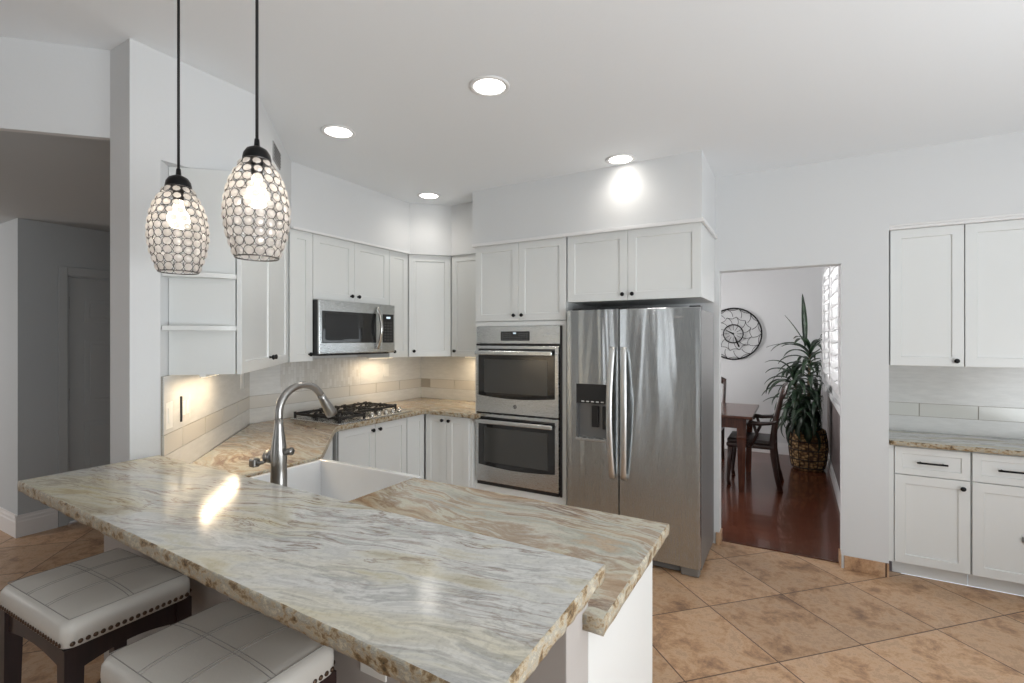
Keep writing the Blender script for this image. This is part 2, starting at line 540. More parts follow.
def baseboard(name, x0, y0, x1, y1, nx, ny, h=.13, t=.016, m=None):
    """profiled skirting from (x0,y0) to (x1,y1), sticking out along (nx,ny)"""
    d = Vector((x1 - x0, y1 - y0, 0)); ln = d.length; d.normalize(); n = Vector((nx, ny, 0))
    prof = [(0, 0), (t, 0), (t, h * .68), (t * .72, h * .74), (t * .72, h * .84), (t * .45, h * .9), (t * .38, h), (0, h)]
    s = MB()
    o = Vector((x0, y0, 0))
    s.loft([[o + n * p + Vector((0, 0, q)) for p, q in prof], [o + d * ln + n * p + Vector((0, 0, q)) for p, q in prof]], smooth=False)
    return struct(s.out(name, m or TRIM))
baseboard('baseboard_hall', -5.2, 1.3742, -5.2, 1.626, 1, 0, .17)
baseboard('baseboard_hall_return', -9, 1.39, -5.1842, 1.39, 0, -1, .17)
baseboard('baseboard_dining_rear', -3.5, 7.45, .36, 7.45, 0, -1, .15)
baseboard('baseboard_dining_right', .36, WY + .13, .36, 7.45, -1, 0, .13)
baseboard('baseboard_peninsula', -2.48, .921, -.385, .921, 0, -1, .12)
struct(MB().box(.285, WY - .011, 0, .524, WY, .088, .002).out('baseboard_tile_right', TILE))
struct(MB().box(-.512, WY - .011, 0, -.478, WY, .088, .002).box(-.49, WY, 0, -.479, WY + .1, .088, .002).out('baseboard_tile_left', TILE))
struct(MB().box(.259, WY + .002, 0, .27, WY + .11, .088, .002).out('baseboard_tile_jamb', TILE))
struct(MB().box(-.49, 4.02, 0, .27, 4.09, .008, .003).out('trim_threshold', MAHOG))
# peninsula half wall under the bar
PX0, PX1, PY0, PY1 = -2.48, -.402, .921, 1.045
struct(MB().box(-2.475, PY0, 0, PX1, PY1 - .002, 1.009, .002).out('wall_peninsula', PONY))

# hallway door
dr = struct(MB().box(-5.30, 1.735, .01, -5.2, 1.75, 2.06).box(-5.30, 2.495, .01, -5.2, 2.51, 2.06).box(-5.30, 1.735, 2.045, -5.2, 2.51, 2.06).out('door_1', HALLT, None, (0, -.05, 0)))
b = MB()
for (y0, y1, z0, z1) in ((1.68, 1.737, 0, 2.125), (2.508, 2.58, 0, 2.125), (1.737, 2.508, 2.055, 2.125)):
    b.box(-5.2, y0, z0, -5.183, y1, z1, .004)
b.out('casing', HALLT, dr)
b = MB()
b.box(-5.262, 1.753, .012, -5.225, 2.492, 2.042)
pan = b.out('door_panel', HALLT, dr)
b = MB()
for (y0, y1) in ((1.86, 2.09), (2.16, 2.39)):
    for (z0, z1) in ((.25, .83), (.98, 1.52), (1.67, 1.87)):
        b.box(-5.226, y0, z0, -5.221, y1, z1, .004); b.box(-5.222, y0 + .035, z0 + .035, -5.212, y1 - .035, z1 - .035, .006)
b.out('raised_panels', HALLT, pan)
MB().box(-5.227, 1.743, 1.78, -5.216, 1.757, 1.88).box(-5.227, 1.743, .25, -5.216, 1.757, .35).box(-5.227, 1.743, 1.02, -5.216, 1.757, 1.12).out('hinge', BRONZE, pan)
MB().lathe([(.0, 0), (.028, .003), (.028, .03), (.012, .045), (.0, .05)], (-5.224, 2.43, .95), 16, roty(R(90)), caps=False).out('door_knob', BRONZE, pan)

# soffit over the kitchen cabinets
DS = -.846        # diagonal cabinet front: x + y
UX = -2.98        # range uppers front
UY = 3.60         # rear uppers front
OY = 3.345        # oven tower front
UZ0, UZ1 = 1.372, 2.282
sof = [(-2.3095, 1.0545), (-2.3095, DS + 2.3095 + .028), (UX + .02, DS - UX + .012), (UX + .02, 3.325), (-2.69, UY - .02), (-2.285, UY - .02),
       (-2.285, OY - .02), (-.515, OY - .02), (-.515, WY), (WX + .002, WY), (WX + .002, 2.085)]
struct(MB().prism(sof, UZ1 + .001, CH).out('wall_soffit', WALL))
cr = MB()
cr.box(-2.285, OY - .034, UZ1 - .004, -.515, OY - .016, UZ1 + .022, .004)
cr.box(-.519, OY - .034, UZ1 - .004, -.500, WY, UZ1 + .022, .004)
cr.box(UX + .016, DS - UX + .02, UZ1 - .002, UX + .03, 3.33, UZ1 + .014, .003)
struct(cr.out('trim_crown', TRIM))

# backsplash tile: white field, glass accent band with grout gaps
def splash(name, loc, rz, length, z0, z1, band0, band1, tile, first, acc, mosaic=None):
    """local x runs along the wall, -y faces the room"""
    s = MB()
    s.box(0, -.008, z0, length, 0, z1, m=GROUT)
    def field(a, c, zz0, zz1, mm):
        s.box(a, -.011, zz0, c, -.004, zz1, m=mm)
    g = .0028
    field(0, length, z0, band0 - g, SPLASH)
    if mosaic:
        a, c = mosaic
        if a > 0: field(0, a - .001, band1 + g, z1, SPLASH)
        field(a, c, band1 + g, z1, MOSAIC)
        field(c + .001, length, band1 + g, z1, SPLASH)
    else:
        field(0, length, band1 + g, z1, SPLASH)
    x = first
    while x < length:
        a, c = max(x + g, 0), min(x + tile - g, length)
        if c > a + .01:
            s.box(a, -.012, band0, c, -.004, band1, m=acc)
        x += tile
    o = s.out(name, GROUT, None, loc, rz)
    return struct(o)
CZ = .93
splash('wall_tile_range', (WX + .001, 2.088, 0), R(90), WY - 2.088, CZ, 1.372, 1.037, 1.122, .31, -.02, ACCENT, (.25, 1.03))
splash('wall_tile_rear', (WX + .012, WY - .001, 0), 0, 3.36 - 2.275 - .012, CZ, 1.372, 1.037, 1.122, .31, .12, ACCENT)
dl = math.hypot(WX + 2.31, 2.09 - 1.055)
dang = math.atan2(2.09 - 1.055, WX + 2.31)
splash('wall_tile_diagonal', (-2.3105, 1.0565, 0), dang, dl, CZ, 1.372, 1.037, 1.122, .31, -.1, ACCENT)
splash('wall_tile_niche', (.526, 4.429, 0), 0, 1.19, .88, 1.357, .99, 1.078, .31, -.08, ACCENTR)

# ================================================================== CABINETS
def shaker(w, h, th=.02, fr=.055, rec=.008):
    """slab 0..w, 0..h, front at y=0, recessed centre panel"""
    s = MB()
    bm = s.bm
    def rect(x0, x1, z0, z1, y): return [bm.verts.new((x0, y, z0)), bm.verts.new((x1, y, z0)), bm.verts.new((x1, y, z1)), bm.verts.new((x0, y, z1))]
    e = .0015
    rs = [rect(0, w, 0, h, th), rect(0, w, 0, h, e), rect(e, w - e, e, h - e, 0), rect(fr, w - fr, fr, h - fr, 0), rect(fr + .003, w - fr - .003, fr + .003, h - fr - .003, rec)]
    for a, c in zip(rs, rs[1:]):
        for k in range(4):
            bm.faces.new((a[k], a[(k + 1) % 4], c[(k + 1) % 4], c[k]))
    bm.faces.new(rs[0][::-1]); bm.faces.new(rs[-1])
    return s

def knob(parent, x, z, y=0.0):
    s = MB()
    s.lathe([(.0, .0), (.0075, 0), (.0055, .004), (.005, .012), (.0125, .016), (.0145, .021), (.0125, .027), (.006, .0295), (0, .03)], (x, y + .0005, z), 16, rotx(R(90)), caps=False)
    return s.out('knob', BLACK, parent)

def door(parent, x0, x1, z0, z1, kn=None, fr=.055, name='door', pull=None):
    o = shaker(x1 - x0, z1 - z0, fr=min(fr, (x1 - x0) * .3, (z1 - z0) * .3)).out(name, CAB, parent, (x0, 0, z0))
    if kn: knob(o, kn[0] - x0, kn[1] - z0)
    if pull:
        px, pz, ln = pull[0] - x0, pull[1] - z0, pull[2]
        s = MB().tube([(px - ln / 2, -.028, pz), (px + ln / 2, -.028, pz)], .006, 10)
        for q in (-1, 1):
            s.tube([(px + q * (ln / 2 - .02), 0, pz), (px + q * (ln / 2 - .02), -.028, pz)], .005, 8)
        s.out('handle', BLACK, o)
    return o

def cabinet(name, label, loc, rz, w, d, h, fronts, group=None, kick=0.0, body=None, extra=None):
    t = thing(name, label, 'cabinet', loc, rz, group)
    s = MB()
    if body: s.prism(body, kick, h, .001, 1)
    else: s.box(0, .0215, kick, w, d, h, .001, 1)
    s.out('body', CAB, t)
    if kick:
        MB().box(0.001, .075, 0, w - .001, .095, kick + .005).out('toe_kick', CAB, t)
    for f in fronts:
        door(t, *f[:4], **(f[4] if len(f) > 4 else {}))
    return t

g = .0018
UH = UZ1 - UZ0
# --- diagonal wall upper (double door) and the open end shelves
a45 = R(135)
c0 = Vector((-2.173, 1.327, 0))      # near front corner of the diagonal run
wd = (c0.x - UX) * math.sqrt(2)
cabinet('upper_cabinet', 'white double-door upper cabinet on the diagonal wall, between the open shelves and the microwave run', (c0.x, c0.y, UZ0), a45, wd, .295, UH,
        [(-.018, .60, 0, UH, dict(kn=(.565, .055))), (.60 + 2 * g, wd - .025, 0, UH, dict(kn=(.64, .055)))], 'upper kitchen cabinets',
        body=[(.0, .0262), (wd - .024, .0262), (wd + .24, .295), (0, .285)])
sh = thing('open_shelf_unit', 'white open end shelves with rounded fronts behind the smaller hanging pendant', 'shelf', (c0.x, c0.y, UZ0), a45)
MB().box(-.018, .0262, 0, -.0015, .2875, UH, .001).out('side_panel', CAB, sh)
def qshelf(z):
    poly = [(-.019, .034)] + [(-.019 - .072 * math.sin(R(90) * i / 14) ** .8, .286 - .272 * math.cos(R(90) * i / 14)) for i in range(1, 15)] + [(-.019, .286)]
    return MB().prism(poly, z, z + .02, .001).out('shelf', CAB, sh)
for z in (.195, .425):
    qshelf(z)
# --- range wall uppers (face +X)
r90 = R(90)
def ry(y): return y - 2.13
o0 = (UX, 2.134, UZ0)
cabinet('upper_cabinet', 'tall narrow white upper cabinet just left of the microwave', (UX, 2.137, UZ0), r90, .196, .375, UH,
        [(.012, .195, 0, UH, dict(kn=(.165, .05)))], 'upper kitchen cabinets', body=[(.0, .0215), (.196, .0215), (.196, .375), (.02, .375)])
cabinet('upper_cabinet', 'short white double-door upper cabinet directly above the microwave', (UX, 2.335, 1.815), r90, .76, .375, UZ1 - 1.815,
        [(0.001, .379, 0, UZ1 - 1.815, dict(kn=(.345, .045))), (.381, .759, 0, UZ1 - 1.815, dict(kn=(.415, .045)))], 'upper kitchen cabinets')
cabinet('upper_cabinet', 'tall narrow white upper cabinet just right of the microwave', (UX, 3.097, UZ0), r90, .231, .375, UH,
        [(.001, .229, 0, UH, dict(kn=(.045, .05)))], 'upper kitchen cabinets')
# --- corner diagonal upper
cw = .27 * math.sqrt(2)
q = math.sqrt(.5)
def cl(X, Y):  # world -> local of the corner unit
    dx, dy = X - UX, Y - 3.333
    return (dx * q + dy * q, -dx * q + dy * q)
body = [cl(UX, 3.333), cl(-2.71, 3.603), cl(-2.71, WY - .002), cl(WX + .002, WY - .002), cl(WX + .002, 3.333)]
body = [(.015, .0215), (cw - .015, .0215)] + body[1:]
body[2] = cl(-2.712, 3.63)
body.append(cl(UX - .03, 3.335))
cabinet('upper_cabinet', 'white upper corner cabinet set diagonally with one wide door, in the far corner', (UX, 3.333, UZ0), R(45), cw, .4, UH,
        [(.004, cw - .004, 0, UH, dict(kn=(.05, .05)))], 'upper kitchen cabinets', body=body)
cabinet('upper_cabinet', 'white upper cabinet between the corner cabinet and the wall ovens', (-2.706, UY, UZ0), 0, .43, WY - UY - .002, UH,
        [(.004, .425, 0, UH, dict(kn=(.045, .05)))], 'upper kitchen cabinets')
# --- oven tower
OX0, OX1 = -2.27, -1.462
ot = thing('oven_cabinet', 'tall white built-in cabinet holding the double wall oven, two doors on top', 'cabinet', (OX0, OY, 0), 0)
ow = OX1 - OX0
s = MB()
s.box(0, .0215, .1, .02, WY - OY - .002, UZ1); s.box(ow - .02, .0215, .1, ow, WY - OY - .002, UZ1)
s.box(0.02, .0215, 1.64, ow - .02, WY - OY - .002, UZ1); s.box(.02, .0215, .1, ow - .02, WY - OY - .002, .35)
s.box(.02, WY - OY - .03, .35, ow - .02, WY - OY - .004, 1.64)
s.out('body', CAB, ot)
MB().box(0, .002, .1, .02, .0205, 1.665).box(ow - .035, .002, .1, ow, .0205, 1.665).box(.02, .002, 1.633, ow - .035, .0205, 1.665).box(.02, .002, .1, ow - .035, .0205, .352).out('face_frame', CAB, ot)
MB().box(0.001, .08, 0, ow - .001, .1, .1).out('toe_kick', CAB, ot)
door(ot, .003, ow / 2 - .001, 1.672, UZ1, (ow / 2 - .035, 1.715))
door(ot, ow / 2 + .001, ow - .003, 1.672, UZ1, (ow / 2 + .035, 1.715))
# --- over fridge
FX0, FX1 = -1.455, -.520
fw = FX1 - FX0
fc = cabinet('upper_cabinet', 'white double-door cabinet above the refrigerator under the soffit', (FX0, OY, 1.80), 0, fw, WY - OY - .002, UZ1 - 1.80,
             [(.003, .452, 0, UZ1 - 1.80, dict(kn=(.42, .04))), (.455, fw - .002, 0, UZ1 - 1.80, dict(kn=(.488, .04)))], 'upper kitchen cabinets')

# --- base cabinets
BZ = CZ - .035
cabinet('base_cabinet', 'white double-door base cabinet under the gas cooktop', (-2.755, 2.365, 0), r90, .70, WX * -1 - 2.755 - .005, BZ - .001,
        [(.004, .348, .105, BZ - .006, dict(kn=(.315, BZ - .05))), (.352, .696, .105, BZ - .006, dict(kn=(.385, BZ - .05)))], 'base kitchen cabinets', .1)
cabinet('base_cabinet', 'narrow white base cabinet in the corner, right of the cooktop cabinet', (-2.755, 3.068, 0), r90, .2155, .6, BZ - .001,
        [(.003, .215, .105, BZ - .006)], 'base kitchen cabinets', .1)
cabinet('base_cabinet', 'white two-door base cabinet left of the wall ovens', (-2.755, 3.285, 0), 0, .482, WY - 3.287, BZ - .001,
        [(.012, .230, .105, BZ - .006, dict(kn=(.198, BZ - .045))), (.234, .46, .105, BZ - .006, dict(kn=(.268, BZ - .045)))], 'base kitchen cabinets', .1)
# diagonal base left of the sink
p0 = Vector((-2.135, 1.705)); p1 = Vector((-2.735, 2.305))
dlen = (p1 - p0).length
cabinet('base_cabinet', 'white diagonal base cabinet between the sink and the cooktop', (p0.x, p0.y, 0), R(135), dlen, .50, BZ - .001,
        [(.004, dlen - .045, .105, BZ - .006, dict(kn=(.10, BZ - .045)))], 'base kitchen cabinets', .1, body=[(.02, .0215), (dlen - .02, .0215), (dlen - .02, .52), (.02, .52)])
# sink base and peninsula (face +Y): local x = -X
cabinet('base_cabinet', 'white base cabinet beneath the apron sink', (-1.43, 1.62, 0), R(180), .66, .56, .66,
        [(.003, .328, .105, .655, dict(kn=(.295, .61))), (.332, .657, .105, .655, dict(kn=(.365, .61)))], 'base kitchen cabinets', .1)
pc = cabinet('peninsula_cabinet', 'white peninsula base cabinet with flat end panel facing the floor tiles', (-.4065, 1.62, 0), R(180), 1.0195, .57, BZ - .001,
        [(.02, .34, .105, BZ - .006, dict(kn=(.06, BZ - .06))), (.343, .68, .105, BZ - .006, dict(kn=(.64, BZ - .06))), (.683, 1.017, .105, BZ - .006, dict(kn=(.72, BZ - .06)))], 'base kitchen cabinets', .1)
MB().box(-.004, .0215, 0.0, .0005, .5748, BZ - .002, .001).out('end_panel', CAB, pc)
MB().box(-.003, -.002, 0.0, .017, .0208, BZ - .002, .001).out('end_stile', CAB, pc)

# --- right-hand niche: two base units, two uppers
NZ = .85
NX = .555
for i, (nm, lab) in enumerate((('base_cabinet', 'white drawer-over-door base cabinet next to the doorway'), ('base_cabinet', 'white drawer-over-door base cabinet at the right edge, second from the doorway'), ('base_cabinet', 'white drawer-over-door base cabinet third from the doorway'))):
    x = NX + i * .377
    wv = .374
    h = dict(pull=(.187, NZ - .10, .15))
    c = cabinet(nm, lab, (x, 3.985, 0), 0, wv, .43, NZ - .002, [(.003, wv - .003, NZ - .185, NZ - .012, h | dict(fr=.04, name='drawer')), (.003, wv - .003, .095, NZ - .19, dict(kn=(wv - .04, NZ - .235)))], 'base cabinets in the niche', .09)
    if i == 1:
        # grey plate standing in for an unidentified dark object at the edge
        MB().prism([(0, 0), (.10, 0), (.10, -.05), (.03, -.05), (.0, -.03)], -.002, .006, .001, 1, Matrix.Translation((.222, -.0, .372)) @ rotx(R(90))).out('standin_plate', FRIDGE_S, c)
s = MB(); s.box(.526, 3.99, .09, .554, 4.42, NZ - .002); s.out('filler_strip', CAB, None)
fs = bpy.data.objects['filler_strip']; tag(fs, 'slim white filler strip between the doorway wall and base cabinet', 'filler strip')
for i, lab in enumerate(('white single-door wall cabinet next to the doorway', 'white single-door wall cabinet at the right edge, second from the doorway', 'white single-door wall cabinet third from the doorway')):
    x = .536 + i * .366
    cabinet('wall_cabinet', lab, (x, 3.99, 1.36), 0, .364, .43, .872, [(.001, .362, 0, .872, dict(kn=(.325, .035)))], 'wall cabinets in the niche')
struct(MB().box(.522, 3.965, 2.233, 1.70, 4.2, 2.262, .004).box(.522, 3.955, 2.25, 1.70, 4.0, 2.268, .003).out('trim_niche_crown', TRIM))

# ================================================================== COUNTERTOPS
def slab(name, label, poly, z0, z1, top, side, bev=.003):
    s = MB()
    s.prism(poly, z0, z1, 0, side=1)
    o = s.out(name, top, extra=(side,))
    tag(o, label, 'countertop')
    return o
arc = []
n = 28
for i in range(n + 1):
    X = -2.306 + (2.306 - .350) * i / n
    arc.append((X, .6145 - .0318 * (X + 2.303)))
barpoly = arc + [(-.353, 1.02), (-2.306, 1.05)]
# finely subdivided chipped front edge
def chipped_slab(name, label, poly, z0, z1, top, side, cat='countertop', amp=.004):
    pts = []
    m = len(poly)
    for i in range(m):
        a = Vector(poly[i]); c = Vector(poly[(i + 1) % m])
        k = max(1, int((c - a).length / .022))
        for j in range(k):
            pts.append(a + (c - a) * j / k)
    m = len(pts)
    cen = [(pts[(i + 1) % m] - pts[i - 1]).normalized() for i in range(m)]
    rows = []
    prof = [(0, z1), (.0035, z1 - .0025), (.004, z1 - .011), (.003, z0 + .008), (0.002, z0)]
    area2 = sum(pts[i].x * pts[(i + 1) % m].y - pts[(i + 1) % m].x * pts[i].y for i in range(m))
    sg = 1 if area2 > 0 else -1
    s = MB()
    rnd = random.Random(3)
    for off, z in prof:
        row = []
        for i in range(m):
            nn = Vector((cen[i].y, -cen[i].x)) * sg
            j = (off + (rnd.uniform(-amp, amp * .4) if off > 0 else rnd.uniform(-.0012, 0))) - .004
            row.append(s.bm.verts.new((pts[i].x + nn.x * j, pts[i].y + nn.y * j, z)))
        rows.append(row)
    for a, c in zip(rows, rows[1:]):
        for i in range(m):
            f = s.bm.faces.new((a[i], a[(i + 1) % m], c[(i + 1) % m], c[i])); f.material_index = 1; f.smooth = True
    s.bm.faces.new(rows[0]); s.bm.faces.new(rows[-1][::-1])
    o = s.out(name, top, extra=(side,))
    return tag(o, label, cat)
chipped_slab('bar_top', 'raised granite bar top in grey and white with a rough chipped edge', barpoly, 1.010, 1.045, G_BAR, G_EDGE, amp=.003)
low = [(-.353, 1.006), (-.353, 1.642), (-1.435, 1.642), (-1.435, 1.235), (-2.105, 1.235), (-2.105, 1.70), (-2.68, 2.275), (-2.708, 2.312), (-2.72, 2.36), (-2.72, 3.22), (-2.70, 3.245),
       (-2.20, 3.245), (-2.20, 3.338), (-2.274, 3.338), (-2.274, WY - .013), (WX + .013, WY - .013), (WX + .013, 2.101), (-2.328, 1.085), (-2.308, 1.060), (-2.30, 1.047), (-.412, 1.047), (-.412, 1.006)]
chipped_slab('countertop', 'brown-veined granite worktop running from the peninsula past the sink to the wall ovens', low, CZ - .035, CZ, G_LOW, G_EDGE, amp=.0015)
chipped_slab('countertop', 'short granite counter in the niche at right, below the wall cabinets', [(.527, 3.945), (1.69, 3.945), (1.69, 4.415), (.527, 4.415)], .85, .88, G_BAR, G_EDGE, amp=.0015)

# ================================================================== SINK, FAUCET, COOKTOP
sk = thing('apron_sink', 'white farmhouse apron sink behind the raised bar', 'sink', (-1.77, 1.46, .68))
s = MB()
hx, y0, y1 = .328, -.222, .242
s.box(-hx, y0, 0, hx, y1, .02, .006)
for bx_ in ((-hx, y0, .0, -hx + .024, y1, .238), (hx - .024, y0, .0, hx, y1, .238), (-hx, y0, 0, hx, y0 + .024, .238), (-hx, y1 - .03, 0, hx, y1, .240)):
    s.box(*bx_, .006, 3)
s.out('basin', PORC, sk)
MB().lathe([(.0, .0), (.042, 0), (.045, .004), (.03, .006), (0, .004)], (0, 0, .0205), 20, caps=False).out('drain', CHROME, sk)

fa = thing('kitchen_faucet', 'brushed nickel gooseneck faucet rising behind the raised bar', 'faucet', (-1.68, 1.165, CZ))
s = MB()
s.lathe([(.034, 0), (.034, .006), (.029, .012), (.0285, .12), (.0295, .16), (.0265, .20), (.0195, .25), (.0155, .28), (.0148, .30)], n=24)
s.out('faucet_body', NICKEL_D, fa)
rad = .102
pts = [(0, 0, .298), (0, 0, .305)] + [(0, rad - rad * math.cos(R(a)), .318 + rad * math.sin(R(a))) for a in range(6, 156, 6)]
lp = Vector(pts[-1]); ld = (lp - Vector(pts[-2])).normalized()
s = MB().tube(pts, .0145, 16)
s.out('spout', NICKEL_D, fa)
s = MB().tube([lp - ld * .005, lp + ld * .012, lp + ld * .03, lp + ld * .085, lp + ld * .10], [.0148, .0160, .0175, .0235, .0225], 18)
s.out('spray_head', NICKEL_D, fa)
s = MB().tube([(-.02, -.002, .155), (-.058, -.004, .155)], .025, 18).tube([(-.0585, -.004, .155), (-.066, -.004, .155)], [.0245, .019], 18)
s.tube([(-.055, -.01, .14), (-.074, -.022, .130), (-.088, -.03, .128)], [.007, .007, .009], 10).box(-.118, -.046, .113, -.085, -.016, .147, .007, 3)
s.out('lever_handle', NICKEL_D, fa)
s = MB().lathe([(.0, 0), (.012, 0), (.012, .03), (.015, .034), (.0, .036)], (.022, .012, .176), 14, roty(R(80)), caps=False)
s.out('spray_button', NICKEL_D, fa)

# gas cooktop
ck = thing('gas_cooktop', 'stainless gas cooktop with black cast iron grates under the microwave', 'cooktop', (-3.00, 2.735, CZ), r90)   # local x=+Y, y=-X (back)
MB().box(-.38, -.265, .0, .38, .265, .012, .004).out('cooktop_tray', STEEL, ck)
for gi, (gx0, gx1) in enumerate(((-.35, -.122), (-.115, .115), (.122, .35))):
    s = MB()
    y0_, y1_ = (-.235 if gi != 1 else -.10), .245
    if gi == 2: y0_ = -.10
    zt = .05
    for (a, c_) in (((gx0, y0_), (gx1, y0_)), ((gx0, y1_), (gx1, y1_)), ((gx0, y0_), (gx0, y1_)), ((gx1, y0_), (gx1, y1_)), ((gx0, (y0_ + y1_) / 2), (gx1, (y0_ + y1_) / 2))):
        s.box(min(a[0], c_[0]) - .006, min(a[1], c_[1]) - .006, zt - .018, max(a[0], c_[0]) + .006, max(a[1], c_[1]) + .006, zt, .002, 1)
    for xx in (gx0, gx1):
        for yy in (y0_, (y0_ + y1_) / 2, y1_):
            s.box(xx - .008, yy - .008, .012, xx + .008, yy + .008, zt + .006, .002, 1)
    mx = (gx0 + gx1) / 2
    for cy_ in ((y0_ * .75 + y1_ * .25), (y0_ * .25 + y1_ * .75)):
        for an in range(8):
            dx, dy = math.cos(R(an * 45)), math.sin(R(an * 45))
            s.tube([(mx + dx * .03, cy_ + dy * .028, zt + .004), (mx + dx * .075, cy_ + dy * .06, zt + .006), (mx + dx * .108, cy_ + dy * .066, zt - .006)], [.006, .008, .007], 6)
    s.out('grate', IRON, ck)
for (bx2, by2, br) in ((-.245, .125, .034), (-.245, -.115, .03), (0, .07, .044), (.245, .15, .03), (.245, -.0, .034)):
    MB().lathe([(.0, .0), (br + .012, 0), (br + .012, .008), (br, .010), (br, .018), (br * .8, .024), (0, .025)], (bx2, by2, .0115), 20, caps=False).out('burner', IRON, ck)
for i in range(5):
    s = MB().lathe([(0, 0), (.021, 0), (.021, .006), (.017, .008), (.016, .026), (.012, .03), (0, .031)], (-.07 + i * .095 if False else -.015 + i * .075, -.205, .012), 18, caps=False)
    s.box(-.015 + i * .075 - .003, -.221, .028, -.015 + i * .075 + .003, -.189, .047, .001, 1)
    s.out('control_knob', CHROME, ck)

# ================================================================== MICROWAVE
mw = thing('microwave', 'stainless over-the-range microwave with dark glass door, above the cooktop', 'microwave', (-2.915, 2.337, 1.415), r90)
mwW, mwH = .756, .396
MB().box(0.0, .021, 0.002, mwW, .43, mwH - .002, .002).out('body', BLACKP, mw)
md = MB().box(.0, .0, .008, .595, .020, mwH, .004).out('door', STEELX, mw)
MB().box(.022, -.003, .085, .545, .004, .318, .003).out('window', GLASSB, md)
MB().box(.05, -.0042, .115, .36, -.0028, .30, .001, 1).out('window_screen', BLACKP, md)
s = MB()
s.loft([[Vector((.553 + px_, -.012 - .045 * math.sin(PI * t) + py_, .035 + .335 * t)) for px_, py_ in ((-.014, .007), (-.010, -.004), (.010, -.004), (.014, .007))] for t in [i / 16 for i in range(17)]])
s.out('handle', CHROME, md)
mp_ = MB().box(.598, .0, .008, mwW, .020, mwH, .004).out('control_panel', STEELX, mw)
MB().box(.616, -.003, .085, mwW - .016, .004, .318, .002).out('keypad', GLASSB, mp_)
MB().box(.655, -.0042, .282, .70, -.0025, .298).out('display', SCREEN, mp_)
s = MB()
for r_ in range(7):
    for c_ in range(3):
        s.box(.634 + c_ * .032, -.0038, .105 + r_ * .023, .650 + c_ * .032, -.0028, .112 + r_ * .023)
s.out('buttons', mat('keypad_grey', (.12, .12, .12), .5), mp_)
s = MB().box(.02, .02, -.006, mwW - .05, .4, .003, .002)
for i in range(20):
    s.box(.04 + i * .033, .01, -.002, .06 + i * .033, .03, .006)
s.out('vent_grille', BLACKP, mw)

# ================================================================== DOUBLE OVEN
ov = thing('double_wall_oven', 'stainless double wall oven with two dark glass doors', 'oven', (-2.251, OY - .012, .358), 0)
oW = .754
MB().box(.012, .034, .01, oW - .012, .56, 1.268).out('body', BLACKP, ov)
op = MB().box(.0, .0, 1.135, oW, .034, 1.272, .003).out('control_panel', STEELX, ov)
MB().box(.232, -.0025, 1.158, .49, .004, 1.232, .006, 3).out('keypad', GLASSB, op)
MB().box(.345, -.0034, 1.212, .372, -.0022, 1.222).out('display', SCREEN, op)
s = MB()
for r_ in range(4):
    for c_ in range(11):
        if 4 <= c_ <= 6 and r_ > 1: continue
        s.box(.245 + c_ * .0217, -.0033, 1.166 + r_ * .015, .253 + c_ * .0217, -.0022, 1.171 + r_ * .015)
s.out('buttons', mat('oven_keypad_grey', (.22, .22, .22), .5), op)
MB().box(oW - .011, -.001, .0, oW + .004, .03, 1.272, .001, 1).out('side_vent', BLACKP, ov)
def oven_door(z0, z1, badge):
    d = MB().box(.004, -.012, z0, oW - .016, .034, z1, .004).out('oven_door', STEELX, ov)
    wz0, wz1 = z0 + .125, z1 - .022
    s = MB()
    # dark glass with a bowed lower edge
    n = 20
    poly = [(.030, wz1), (.030, wz0 + .012)] + [(.030 + (oW - .076) * i / n, wz0 + .012 - .020 * math.sin(PI * i / n)) for i in range(1, n)] + [(oW - .046, wz0 + .012), (oW - .046, wz1)]
    s.prism([(x, z) for x, z in poly], -.0115, -.0155, 0, mtx=Matrix(((1, 0, 0, 0), (0, 0, 1, 0), (0, 1, 0, 0), (0, 0, 0, 1))))
    w = s.out('window', GLASSB, d)
    s = MB()
    gx0, gx1, gz0, gz1 = .085, oW - .105, wz0 + .035, wz1 - .085
    s.box(gx0, -.0165, gz0, gx1, -.0152, gz1, .0)
    s.out('inner_glass', mat('oven_inner_glass', (.05, .05, .048), .12, coat=.5), w)
    s = MB()
    hz = z1 - .055
    s.box(.022, -.062, hz - .016, oW - .052, -.044, hz + .016, .006, 3)
    for hx_ in (.05, oW - .08):
        s.box(hx_ - .012, -.05, hz - .012, hx_ + .012, -.012, hz + .012, .003)
    s.out('handle', STEEL, d)
    if badge:
        s = MB().lathe([(0, 0), (.016, 0), (.016, .002), (.0, .003)], (oW / 2 - .01, -.012, z0 + .06), 24, rotx(R(90)), caps=False)
        bd = s.out('badge', mat('badge_grey', (.16, .16, .16), .3, .8), d)
        MB().ring((oW / 2 - .01, -.0148, z0 + .06), .0125, .0012, 'Y', 24, 6).ring((oW / 2 - .0145, -.0148, z0 + .06), .0042, .0012, 'Y', 12, 5).ring((oW / 2 - .0055, -.0148, z0 + .06), .0042, .0012, 'Y', 12, 5).out('emblem', CHROME, d)
    return d
oven_door(.585, 1.118, True)
oven_door(.028, .572, False)
for q_ in ((.002, -.004, 1.120, oW - .012, .03, 1.133), (.002, -.004, .574, oW - .012, .03, .583), (.01, -.002, .0, oW - .02, .03, .026)):
    MB().box(*q_).out('vent_strip', BLACKP, ov)

